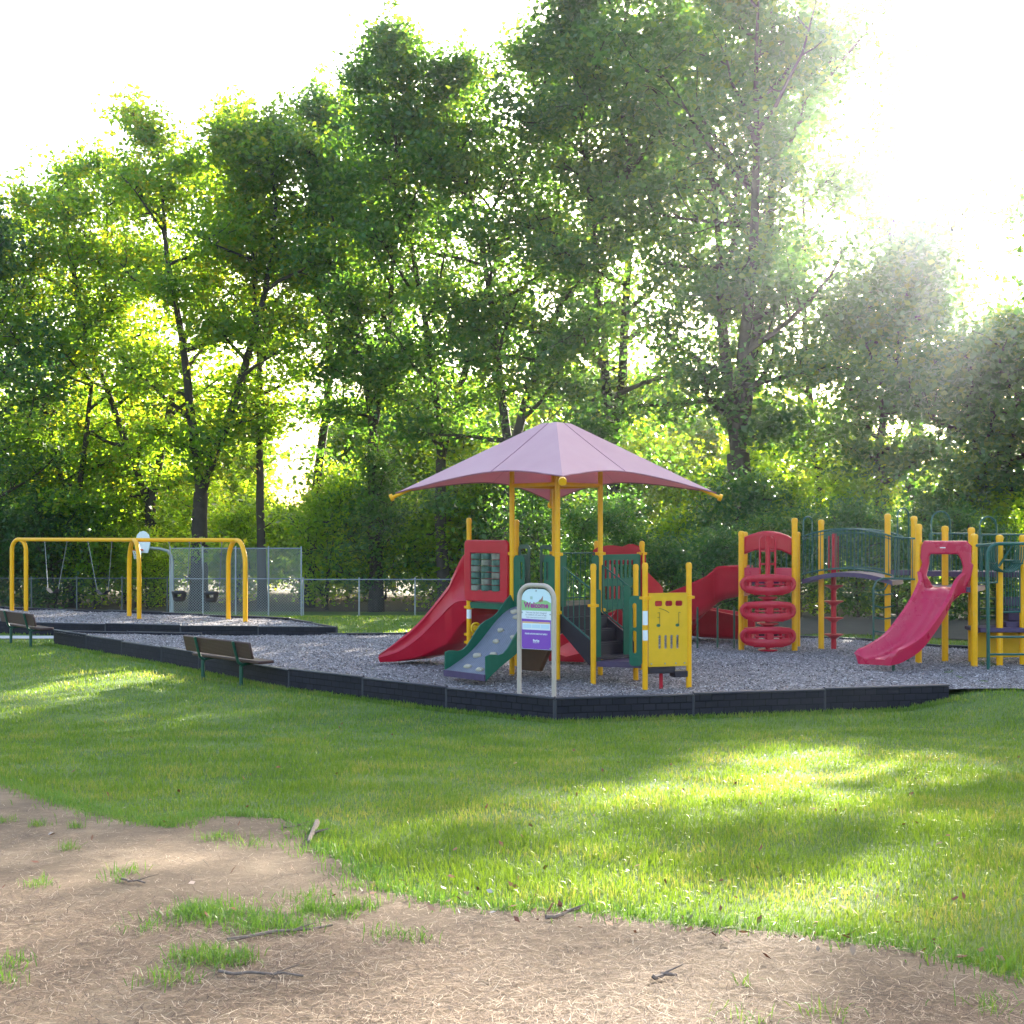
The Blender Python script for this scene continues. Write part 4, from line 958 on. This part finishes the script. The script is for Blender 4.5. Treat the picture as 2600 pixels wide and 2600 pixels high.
# green tube arch at right edge with hanging curved climber
m = MB(); a = W(2510, 1697, 22.1); r = .2
pts = [(a.x, a.y, -.2), (a.x - .02, a.y, 1.9)] + [(a.x - .02 + r - r * math.cos(R(q)), a.y, 2.02 + r * math.sin(R(q))) for q in (10, 30, 50, 70, 90)] + [(a.x + 1.6, a.y + .1, 2.22)]
m.tube(pts, .032, 10); m.tube([(a.x, a.y, .56), (a.x + 1.5, a.y, .56)], .02, 8); m.tube([(a.x, a.y, .25), (a.x + 1.5, a.y, .25)], .02, 8); m.tube([(a.x + 1.5, a.y, -.2), (a.x + 1.5, a.y + .1, 2.2)], .032, 10)
m.tube([(J1[0], J1[1], 2.18), (a.x + .2, a.y, 2.22)], .028, 8); m.build('tube_frame', GPIPE, BS)
m = MB()
for k in range(5):
    dy = .1 * k; pts = []
    for i in range(17):
        q = R(180 + i * 180 / 16); pts.append((9.02 + .28 * math.cos(q) - .0, 22.55 + dy, 2.02 + (.26 + .06) * math.sin(q) + (.15 if i in (0, 16) else 0)))
    m.tube(pts, .014, 6)
m.tube([(8.78, 22.5, 1.86), (8.78, 23.0, 1.86)], .016, 6); m.tube([(9.26, 22.5, 1.86), (9.26, 23.0, 1.86)], .016, 6); m.tube([(9.02, 22.5, 1.70), (9.02, 23.0, 1.70)], .016, 6)
for k in range(5): m.tube([(8.86 + .03 * k, 22.55 + .1 * k, 1.8), (9.06 + .04 * k, 22.4 + .1 * k, 2.22)], .012, 6)
m.build('arch_climber', GPIPE, BS)

# ------------------------------------------------------------------ swings
SS = empty('swing_set', (-11, 36, 0), 'yellow arched swing frame with two bays at far left', 'swing set')
legs = [((-15.72, 39.0), (-15.18, 38.75)), ((-11.2, 36.3), (-10.55, 35.1)), ((-7.98, 34.9), (-7.30, 33.95))]
zt = 2.22; apex = []
for a, c in legs:
    a = Vector((*a, 0)); c = Vector((*c, 0)); r = (c - a).length / 2; mid = (a + c) / 2; u = (c - a).normalized(); apex.append(mid + Vector((0, 0, zt)))
    pts = [a + Vector((0, 0, -.25)), a + Vector((0, 0, 1.0))] + [mid - u * r * math.cos(R(q)) + Vector((0, 0, zt - r * 1.15 + r * 1.15 * math.sin(R(q)))) for q in range(0, 181, 12)] + [c + Vector((0, 0, 1.0)), c + Vector((0, 0, -.25))]
    m = MB(); m.tube(pts, .065, 14); m.build('arch_leg', YEL, SS)
for i in range(2):
    m = MB(); m.tube([apex[i], apex[i + 1]], .058, 14); o = m.build('top_beam', YEL, SS)
def swing(t0, t1, bay, bucket, label, ang=0):
    a, c = apex[bay], apex[bay + 1]; p0 = a.lerp(c, t0) - Vector((0, 0, .05)); p1 = a.lerp(c, t1) - Vector((0, 0, .05)); mid = (p0 + p1) / 2
    root = empty('bucket_swing' if bucket else 'belt_swing', mid, label, 'swing', 'swings hanging from the yellow frame')
    zs = .62; n = Vector((-(c - a).y, (c - a).x, 0)).normalized() * ang
    u = (c - a).normalized()
    s0 = mid - u * .26 + n; s1 = mid + u * .26 + n; s0.z = s1.z = zs + .1
    for p, s in ((p0, s0), (p1, s1)):
        m = MB(); m.tube([p, s], .009, 6); m.lathe(p, [(.02, -.04), (.03, -.02), (.03, .05)], 8); m.build('chain', CHAIN, root)
    m = MB(); nn = Vector((-u.y, u.x, 0))
    if not bucket:
        pr = [[(-.075, 0), (.075, 0), (.075, .012), (-.075, .012)]] * 9
        pts = [s0.lerp(s1, i / 8) - Vector((0, 0, .13 * math.sin(math.pi * i / 8))) for i in range(9)]; m.sweep(pr, pts, [nn] * 9); m.build('seat', RUBBER, root)
    else:
        m.lathe(mid + n + Vector((0, 0, zs - mid.z)) , [(.12, -.14), (.17, -.10), (.18, -.02), (.17, -.02), (.11, -.12)], 16)
        m.lathe(mid + n + Vector((0, 0, zs - mid.z)), [(.20, .08), (.215, .10), (.215, .14), (.20, .16), (.185, .14), (.185, .10)], 16)
        for q in range(4):
            an = math.pi / 4 + q * math.pi / 2; d = Vector((math.cos(an), math.sin(an), 0)); b0 = mid + n; b0.z = zs; m.bar(b0 + d * .17 + Vector((0, 0, -.04)), b0 + d * .2 + Vector((0, 0, .1)), .09, .02)
        m.build('seat', RUBBER, root)
swing(.24, .44, 0, False, 'black belt swing nearest the left arch', -.1); swing(.62, .82, 0, False, 'black belt swing beside the middle arch', .1)
swing(.35, .55, 1, True, 'black bucket swing in the right bay, left of the pair'); swing(.66, .86, 1, True, 'black bucket swing nearest the right arch')

# ------------------------------------------------------------------ basketball hoop
gy = 56.0; bx = (438 - 1300) * gy / F; g = float(gz(bx, gy))
HB = empty('basketball_hoop', (bx, gy, g), 'white fan backboard basketball hoop on bent steel pole behind the swings', 'basketball hoop')
m = MB(); pts = [(bx, gy, g - .2), (bx, gy, 1.1), (bx - .05, gy - .03, 1.4), (bx - .2, gy - .08, 1.62), (bx - .5, gy - .2, 1.72), (bx - .95, gy - .4, 1.76)]; m.tube(pts, .07, 12); m.build('pole', STEEL, HB)
M = Matrix.Translation((bx - 1.18, gy - .5, 1.55)) @ Matrix.Rotation(R(-38), 4, 'Z') @ Matrix.Rotation(R(90), 4, 'X')
m = MB(); fan = [(-.35, 0), (.35, 0), (.5, .35), (.5, .6), (.4, .8), (.22, .92), (0, .96), (-.22, .92), (-.4, .8), (-.5, .6), (-.5, .35)]
m.mesh(flat(fan, [], .05, .01), M); m.build('backboard', WHITE, HB)
rc = M @ Vector((0, .12, .30)); ring = [rc + Vector((.21 * math.cos(k * math.pi / 8), .21 * math.sin(k * math.pi / 8), 0)) for k in range(17)]
m = MB(); m.tube(ring, .02, 6, False); m.tube([M @ Vector((0, .12, .02)), M @ Vector((0, .12, .12))], .05, 6); m.build('rim', ORANGE, HB)
m = MB()
for k in range(12):
    for s in (-1, 1):
        pts = []
        for j in range(5):
            an = k * math.pi / 6 + s * j * .26; rad_ = .205 - .02 * j; pts.append(rc + Vector((rad_ * math.cos(an), rad_ * math.sin(an), -.1 * j)))
        m.tube(pts, .008, 4)
m.build('net', LABEL, HB)

# ------------------------------------------------------------------ chain-link fences
def fence(p0, p1, h, nposts, label, cell=.11, wire=.006, top=True, mid=False, old=False):
    STEEL_ = OLDST if old else STEEL; WIRE_ = STEEL if mid else (OLDST if old else WIRE)
    p0 = Vector((p0[0], p0[1], 0)); p1 = Vector((p1[0], p1[1], 0)); ln = (p1 - p0).length; u = (p1 - p0).normalized(); z0 = float(gz(p0.x, p0.y)); z1 = float(gz(p1.x, p1.y))
    root = empty('chain_link_fence', (p0.x, p0.y, z0), label, 'fence', 'steel chain-link fences beyond the lawn')
    zb = lambda s: z0 + (z1 - z0) * s / ln
    for i in range(nposts):
        s = ln * i / (nposts - 1); p = p0 + u * s; m = MB(); m.tube([(p.x, p.y, zb(s) - .2), (p.x, p.y, zb(s) + h + .05)], .034, 8); m.lathe((p.x, p.y, zb(s) + h + .05), [(.038, 0), (.03, .03), (.005, .045)], 8); m.build('post', STEEL_, root)
    m = MB(); m.tube([p0 + Vector((0, 0, z0 + h)), p1 + Vector((0, 0, z1 + h))], .024, 6); m.build('top_rail', STEEL_, root)
    if mid: m = MB(); m.tube([p0 + Vector((0, 0, z0 + h * .55)), p1 + Vector((0, 0, z1 + h * .55))], .02, 6); m.build('middle_rail', STEEL, root)
    m = MB(); vs, fs = [], []; off = u * wire / 2
    n = int((ln + h) / cell)
    for dirn in (1, -1):
        for i in range(n):
            s0 = -h + i * cell if dirn == 1 else i * cell
            t0, t1 = 0., h; sa = s0; sb = s0 + dirn * h
            # clip to 0..ln
            def clip(sa, sb):
                ta, tb = 0., 1.; d = sb - sa
                for lim, sg in ((0, 1), (ln, -1)):
                    fa, fb = sg * (sa - lim), sg * (sb - lim)
                    if fa < 0 and fb < 0: return None
                    if fa < 0: ta = max(ta, fa / (fa - fb))
                    elif fb < 0: tb = min(tb, fa / (fa - fb))
                return (ta, tb) if tb > ta else None
            c = clip(sa, sb)
            if not c: continue
            q = []
            for t in c: s = sa + (sb - sa) * t; q.append(p0 + u * s + Vector((0, 0, zb(s) + h * t)))
            b = len(vs); vs += [q[0] - off, q[0] + off, q[1] + off, q[1] - off]; fs.append((b, b + 1, b + 2, b + 3))
    m.add(vs, fs); m.build('wire_mesh', WIRE_, root, 0)
X55 = lambda px, d=55.: (px - 1300) * d / F
fence((X55(432), 55), (X55(765), 55), 3.0, 5, 'tall chain-link backstop fence behind the basketball hoop', .12, .012, mid=True)
fence((X55(770), 55), (X55(1480), 55), 1.62, 6, 'low chain-link fence running right from the tall fence', .12, .0045)
fence((X55(-150, 57), 57), (X55(425, 57), 57), 1.6, 6, 'low chain-link fence behind the swings at left', .12, .0045, old=True)

# ------------------------------------------------------------------ trees
class Tree:
    def __init__(s, seed): s.r = np.random.default_rng(seed); s.wood = MB(); s.cl = []
    def limb(s, p, d, ln, r0, depth, droop=0.05, curl=.16):
        n = 5; pts = [p.copy()]; q = p.copy(); d = d.normalized()
        for i in range(n):
            d = (d + Vector(s.r.normal(0, curl, 3)) + Vector((0, 0, droop))).normalized(); q = q + d * ln / n; pts.append(q.copy())
        s.wood.tube(pts, [max(.012, r0 * (1 - .8 * i / n)) for i in range(n + 1)], 7 if depth < 2 else 4, False)
        return pts, d
def make_tree(kind, label, px, Y, top_py, cr, base_frac, seed, leaf, dens=1.0, trunk_r=.28, lean=(0, 0), leafsize=.22, forks=1, group='tall trees behind the play area', X=None, H=None, nlimb=20, name='tree', limb_up=.42, clump=1.0, per=66):
    x = (px - 1300) * Y / F if X is None else X; g = float(gz(x, Y)); H = (CZ + (HY - top_py) * Y / F - g) if H is None else H
    T = Tree(seed); rg = T.r
    root = empty(name, (x, Y, g), label, 'tree' if name != 'shrub' else 'shrub', group); O = Vector((x, Y, g))
    leaders = []
    fh = H * base_frac * rg.uniform(.9, 1.15)
    tp = [O + Vector((0, 0, -.3))]; q = O.copy(); d = Vector((lean[0], lean[1], 1)).normalized()
    for i in range(6):
        d = (d + Vector((rg.normal(0, .03), rg.normal(0, .03), .02))).normalized(); q = q + d * fh / 6; tp.append(q.copy())
    T.wood.tube(tp, [trunk_r * (1.35 if i == 0 else 1.08 - .05 * i) for i in range(7)], 10, False)
    for f in range(forks):
        az = rg.uniform(0, 6.28) if forks == 1 else f * 2 * math.pi / forks + rg.uniform(-.4, .4); sp = 0.03 if forks == 1 else rg.uniform(.12, .26)
        d2 = Vector((math.cos(az) * sp + lean[0], math.sin(az) * sp + lean[1], 1)).normalized(); pp = [q.copy()]; qq = q.copy(); nseg = 9; lh = (H * (.96 if f == 0 else rg.uniform(.78, .92)) - fh)
        for i in range(nseg):
            d2 = (d2 + Vector((rg.normal(0, .06), rg.normal(0, .06), .05))).normalized(); qq = qq + d2 * lh / nseg; pp.append(qq.copy())
        r0 = trunk_r * .78 / math.sqrt(forks) * (1.15 if forks > 1 else 1)
        T.wood.tube(pp, [max(.03, r0 * (1 - .88 * i / nseg)) for i in range(nseg + 1)], 8, False)
        leaders.append((pp, r0))
    ga = rg.uniform(0, 6)
    for i in range(nlimb):
        t = ((i + .5) / nlimb) ** .9; pp, r0 = leaders[i % forks]; k = t * (len(pp) - 1.01); j = int(k); p = pp[j].lerp(pp[j + 1], k - j)
        ga += 2.4 + rg.normal(0, .3); prof = math.sin(math.pi * min(1, (t * .86 + .16))) ** .6 if t < .97 else .35; prof = max(.34, prof)
        ln = cr * prof * rg.uniform(.7, 1.25) * (.85 if forks > 1 else 1)
        el = limb_up * (.5 + 1.3 * t); d = Vector((math.cos(ga), math.sin(ga), el))
        pts, dd = T.limb(p, d, ln, r0 * (1 - .75 * t) * .5 + .02, 1)
        for b in range(7):
            kk = rg.uniform(.9, 5); jj = min(int(kk), 4); bp = pts[jj].lerp(pts[jj + 1], kk - jj); an = rg.uniform(0, 6.28)
            bd = (dd * .7 + Vector((math.cos(an), math.sin(an), rg.uniform(-.35, .5)))).normalized()
            sp_, _ = T.limb(bp, bd, ln * rg.uniform(.25, .5), .03 + .01 * rg.uniform(), 2, .0, .2)
            T.cl.append((sp_[-1], rg.uniform(.6, 1.3))); T.cl.append((sp_[2], rg.uniform(.5, .9)))
        T.cl.append((pts[-1], rg.uniform(.7, 1.2)))
        if t > .35 and name != 'shrub': T.cl += [(pts[-1] + Vector((rg.normal(0, .15), rg.normal(0, .15), .55)), .55), (pts[-1] + Vector((rg.normal(0, .2), rg.normal(0, .2), 1.1)), .34), (pts[-1] + Vector((rg.normal(0, .25), 0, 1.5)), .22)]
    for pp, _ in leaders: T.cl += [(pp[-1], .8), (pp[-1] + Vector((0, 0, .5)), .5)] + [(pp[-2] + Vector(rg.normal(0, .6, 3)), .8) for _ in range(3)] + [(pp[-3] + Vector(rg.normal(0, .9, 3)), 1.0) for _ in range(3)]
    if base_frac > .12 and name != 'shrub':    # leafy shoots on the trunk
        for i in range(int(6 * dens)):
            k = rg.uniform(1.5, 6); j = min(int(k), 5); p = tp[j]; an = rg.uniform(0, 6.28); pts, _ = T.limb(p, Vector((math.cos(an), math.sin(an), .3)), rg.uniform(1, 2.6), .03, 2); T.cl.append((pts[-1], .8)); T.cl.append((pts[3], .7))
    T.wood.build('trunk', BARK, root, 0 if name == 'shrub' else 50)
    Ps, As, Bs = [], [], []
    for c, s in T.cl:
        s = s * clump; n = int(per * dens * (s / clump) ** 1.5 * rg.uniform(.6, 1.4)) + 3
        P = np.array(c)[None] + np.clip(rg.normal(0, 1, (n, 3)), -2, 2) * s * np.array([.62, .62, .36])
        a = rg.normal(0, 1, (n, 3)) * np.array([1, 1, .6]) + np.array([0, 0, -.3]); a /= np.linalg.norm(a, axis=1, keepdims=True)
        nn = rg.normal(0, .75, (n, 3)) + np.array([0, 0, 1.0]); b = np.cross(a, nn); b /= np.linalg.norm(b, axis=1, keepdims=True) + 1e-9
        sz = leafsize * rg.uniform(.6, 1.3, (n, 1)); Ps.append(P); As.append(a * sz / 2); Bs.append(b * sz * .33)
    P = np.concatenate(Ps) - np.array([x, Y, g]); A = np.concatenate(As); B = np.concatenate(Bs)
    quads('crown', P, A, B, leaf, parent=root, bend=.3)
    return root, len(P)
nl = 0
TREES = [
 ('dark leafy tree at the left edge, behind the far end of the swings', -40, 60, 520, 5.4, .14, 1, LEAF_DARK, 1.1, .25, 1, 26),
 ('broad tree with yellowing top left of the swings', 190, 61, 400, 5.6, .18, 2, LEAF_MAPLE, 1.0, .26, 2, 30),
 ('tall pale-topped maple behind the middle of the swings', 400, 62, 250, 5.2, .2, 3, LEAF_MAPLE, 1.0, .35, 2, 34),
 ('stout two-stemmed tree behind the basketball hoop', 505, 59, 290, 4.6, .2, 4, LEAF_MAPLE, .95, .42, 2, 32),
 ('slender tree behind the tall fence, left of the sky gap', 668, 60, 370, 2.9, .3, 5, LEAF_MAPLE, .8, .22, 1, 24),
 ('narrow trunked tree just right of the tall fence end', 785, 61, 260, 3.1, .42, 6, LEAF_OAK, .9, .24, 1, 26),
 ('high forked tree right of the sky gap', 955, 58, 190, 4.2, .3, 7, LEAF_OAK, 1.0, .32, 3, 34),
 ('tall dark tree rising left of the canopy', 1130, 57, -20, 4.8, .24, 8, LEAF_OAK, 1.0, .3, 2, 36),
 ('very tall tree leaning over directly behind the canopy', 1290, 54, -120, 5.2, .2, 9, LEAF_OAK, 1.1, .34, 2, 38),
 ('tallest dark tree right of the canopy peak', 1560, 52, -250, 5.6, .2, 10, LEAF_DARK, 1.1, .36, 2, 40),
 ('huge spreading oak behind the red pod climber', 1880, 47, -230, 6.4, .24, 11, LEAF_DARK, 1.1, .55, 3, 44),
 ('tall thin-crowned tree beside the huge oak', 2080, 54, 130, 3.8, .24, 12, LEAF_OAK, .75, .3, 2, 28),
 ('thin pale crowned tree against the bright sky at upper right', 2310, 55, 120, 3.8, .3, 15, LEAF_MAPLE, .34, .3, 2, 20),
 ('mid-height tree behind the arched bridge', 2265, 46, 640, 2.9, .3, 13, LEAF_DARK, .8, .24, 1, 24),
 ('dark tree at the right edge behind the pink slide', 2550, 44, 830, 3.3, .3, 14, LEAF_DARK, .75, .40, 2, 26),
]
for (lab, px, Y, top, cr, bf, sd, lf, dn, tr, fk, nlb) in TREES:
    _, k = make_tree('t', lab, px, Y, top - .055 * (1355 - top), cr, bf, sd, lf, dn * 1.0, tr, (0, 0), .27, fk, nlimb=nlb); nl += k
# unseen trees added beyond the right edge to shade the lawn
shade = None
for i, (x_, y_, h_, cr_) in enumerate([(25.0, 48, 25, 6), (34.5, 43, 26, 6), (27, 37, 22, 5.0), (34, 53, 26, 6), (31, 60, 26, 6), (21.5, 29, 15, 4)]):
    lab = ['first tree past the right edge, nearest the pink slide', 'second tree past the right edge, farther back', 'third tree past the right edge beside the lawn', 'fourth tree past the right edge', 'fifth tree past the right edge, farthest back', 'small tree past the right edge nearest the camera'][i]
    if shade is None: shade, k = make_tree('t', lab, 0, y_, 0, cr_, .2, 40, LEAF_DARK, 1.5, .35, (0, 0), .32, 2, X=x_, H=h_, nlimb=34, per=60); nl += k
    else:
        o = copy_tree(shade); o.location = (x_, y_, float(gz(x_, y_))); o.rotation_euler = (0, 0, 2.1 * i); o.scale = [h_ / 25] * 3; o['label'] = lab
# background row of smaller trees, seen between the trunks
bp = [make_tree('b', '', 0, 75, 0, 4.0, .08, 50 + i, lf, 1.0, .2, (0, 0), .42, 2, X=0, H=12.5, nlimb=24, name='tree', per=30, clump=1.25, group='smaller trees farther back') for i, lf in enumerate((LEAF_YOUNG, LEAF_MAPLE))]
nl += sum(k for _, k in bp)
bk = [(-40, 74, 1.0), (70, 78, .95), (190, 75, 1.05), (300, 79, 1.0), (420, 76, 1.0), (520, 80, .95), (610, 76, .62), (700, 80, .42), (800, 78, .5), (890, 76, .8), (1000, 79, 1.0), (1110, 75, 1.05), (1230, 78, 1.1), (1350, 75, 1.1), (1480, 79, .95), (1600, 75, 1.05), (1730, 77, 1.1), (1850, 74, 1.0), (1980, 78, .95), (2100, 75, .8), (2210, 79, .7), (2330, 76, .75), (2450, 79, .65), (2580, 76, .7), (2700, 78, .8)]
seen = ['past the left edge', 'at the left edge', 'left of the swings', 'behind the left swing arch', 'behind the swing beam', 'left of the backboard', 'below the sky gap', 'in the sky gap', 'right of the sky gap', 'left of the canopy tip', 'behind the canopy left tip', 'behind the red slide', 'behind the window panel', 'behind the canopy peak', 'behind the canopy right half', 'left of the canopy right tip', 'at the canopy right tip', 'left of the huge oak', 'behind the pod climber', 'behind the bridge start', 'behind the bridge middle', 'behind the pink slide hood', 'behind the slide posts', 'at the right edge', 'past the right edge']
for i, (px, Y, sc) in enumerate(bk):
    src = bp[i % 2][0]; o = src if i < 2 else copy_tree(src); x_ = (px - 1300) * Y / F
    o.location = (x_, Y, float(gz(x_, Y)) - .1); o.rotation_euler = (0, 0, i * 1.9); o.scale = (sc * 1.05, sc * 1.05, sc); o['label'] = 'pale sunlit distant tree ' + seen[i]
# understory: one source of each kind, copied
protos = []
for i, (lf, h_, cr_) in enumerate(((LEAF_YOUNG, 5.5, 2.2), (LEAF_DARK, 5.0, 2.6), (LEAF_YOUNG, 7.5, 2.2), (LEAF_OAK, 6.5, 2.6))):
    r_, k = make_tree('u', '', 0, 60, 0, cr_, .06, 70 + i, lf, .75, .09, (0, 0), .20, 2, 'undergrowth behind the play area', X=0, H=h_, nlimb=15, name='shrub', limb_up=.75, clump=1.05, per=42); protos.append((r_, h_)); nl += k
under = []
rs = random.Random(5)
for px in range(-60, 1500, 62): under.append((px + rs.uniform(-25, 25), 64 + rs.uniform(-1, 5), 0 if rs.random() < .6 else 2, rs.uniform(.6, 1.1)))
for px in range(-40, 380, 100): under.append((px + rs.uniform(-20, 20), 59.5, 1 if px < 240 else 0, rs.uniform(.7, 1.0)))
for px in range(820, 1500, 150): under.append((px + rs.uniform(-20, 20), 57 + rs.uniform(0, 2), 3 if rs.random() < .5 else 0, rs.uniform(.5, 1.15)))
for px in range(1380, 2700, 165): under.append((px + rs.uniform(-25, 25), 44 + rs.uniform(-2, 3), rs.choice([1, 3, 0, 1]), rs.uniform(.55, 1.0)))
for px in range(1460, 2700, 118): under.append((px + rs.uniform(-20, 20), 35.5 + rs.uniform(-.8, 1.6), rs.choice([1, 3, 1]), rs.uniform(.42, .62)))
for px in range(1150, 2700, 115): under.append((px + rs.uniform(-25, 25), 60 + rs.uniform(-2, 4), 2, rs.uniform(.85, 1.25)))
under.sort(key=lambda u: u[0])
first = {0: True, 1: True, 2: True, 3: True}
rowname = lambda Y: 'front row' if Y < 39 else 'near row' if Y < 50 else ('middle row' if Y < 60.6 else 'far row')
kindn = ['bright young shrub', 'dark green shrub', 'tall bright sapling clump', 'mid green shrub']
near_what = [(-500, 'past the left edge'), (150, 'behind the left swing arch'), (400, 'behind the middle swing arch'), (780, 'behind the tall fence'), (1150, 'behind the red slide'), (1500, 'behind the canopy posts'), (1850, 'behind the yellow music panel'), (2050, 'behind the red pod climber'), (2320, 'behind the arched bridge'), (2600, 'behind the pink slide'), (9999, 'past the right edge')]
cnt = {}
ordn = ['', 'second ', 'third ', 'fourth ', 'fifth ', 'sixth ', 'seventh ', 'eighth ', 'ninth ', 'tenth ']
for (px, Y, k, s) in under:
    x_ = (px - 1300) * Y / F; src = protos[k][0]
    o = src if first[k] else copy_tree(src); first[k] = False
    o.location = (x_, Y, float(gz(x_, Y)) - .05); o.rotation_euler = (0, 0, rs.uniform(0, 6.28)); o.scale = (s, s, s * rs.uniform(.9, 1.15))
    wh = [w for lim, w in near_what if px < lim][0] if px >= -30 else 'past the left edge'
    key = (kindn[k], rowname(Y), wh); c = cnt.get(key, 0); cnt[key] = c + 1
    o['label'] = f"{ordn[c] or 'first '}{kindn[k]} from left, {rowname(Y)} {wh}"
    o['group'] = 'undergrowth behind the play area'
print('leaves', nl, 'under', len(under))

# ------------------------------------------------------------------ light, sky, camera
AZ, EL = 24.0, 18.0
sd = Vector((math.sin(R(AZ)) * math.cos(R(EL)), math.cos(R(AZ)) * math.cos(R(EL)), math.sin(R(EL))))
sun = bpy.data.lights.new('sun', 'SUN'); sun.energy = 5.0; sun.angle = R(.5); sun.color = (1, .93, .80)
so = bpy.data.objects.new('sun', sun); col.objects.link(so); so.rotation_euler = sd.to_track_quat('Z', 'Y').to_euler(); so.location = (10, 30, 30)
w = bpy.data.worlds.new('World'); scene.world = w; w.use_nodes = True; nt = w.node_tree; bg = nt.nodes['Background']
sky = nt.nodes.new('ShaderNodeTexSky'); sky.sky_type = 'NISHITA'; sky.sun_disc = False; sky.sun_elevation = R(EL); sky.sun_rotation = R(AZ); sky.air_density = 1.0; sky.dust_density = 4.0; sky.ozone_density = 1.0
nt.links.new(sky.outputs[0], bg.inputs[0]); bg.inputs[1].default_value = .11
cam = bpy.data.cameras.new('camera'); co = bpy.data.objects.new('camera', cam); col.objects.link(co); scene.camera = co
co.location = (0, 0, CZ); co.rotation_euler = (R(90), 0, 0); cam.sensor_width = 36; cam.lens = 36 * F / 2600; cam.shift_y = 55 / 2600; cam.clip_end = 2000; cam.clip_start = .1
scene.render.resolution_x = scene.render.resolution_y = 1024
scene.render.engine = 'CYCLES'
scene.view_settings.view_transform = 'Standard'; scene.view_settings.look = 'None'; scene.view_settings.exposure = 2.9; scene.view_settings.gamma = 1
scene.cycles.max_bounces = 5; scene.cycles.transparent_max_bounces = 8; scene.cycles.sample_clamp_indirect = 6

GLARE_HAZE = .0004  # density of a scattering volume added to imitate lens flare around the sun
if GLARE_HAZE:
    m = MB(); m.box((0, 60, 22), (160, 130, 50)); hz = m.build('haze', None, None, 0); tag(hz, 'thin bright evening haze in the air between the camera and the trees', 'haze', kind='stuff')
    hm = bpy.data.materials.new('haze'); hm.use_nodes = True; hn = hm.node_tree; hn.nodes.clear(); ou = hn.nodes.new('ShaderNodeOutputMaterial'); pv = hn.nodes.new('ShaderNodeVolumePrincipled')
    pv.inputs['Density'].default_value = GLARE_HAZE; pv.inputs['Color'].default_value = (.86, .93, 1, 1); pv.inputs['Anisotropy'].default_value = .91
    hn.links.new(pv.outputs[0], ou.inputs['Volume']); hz.data.materials.append(hm)
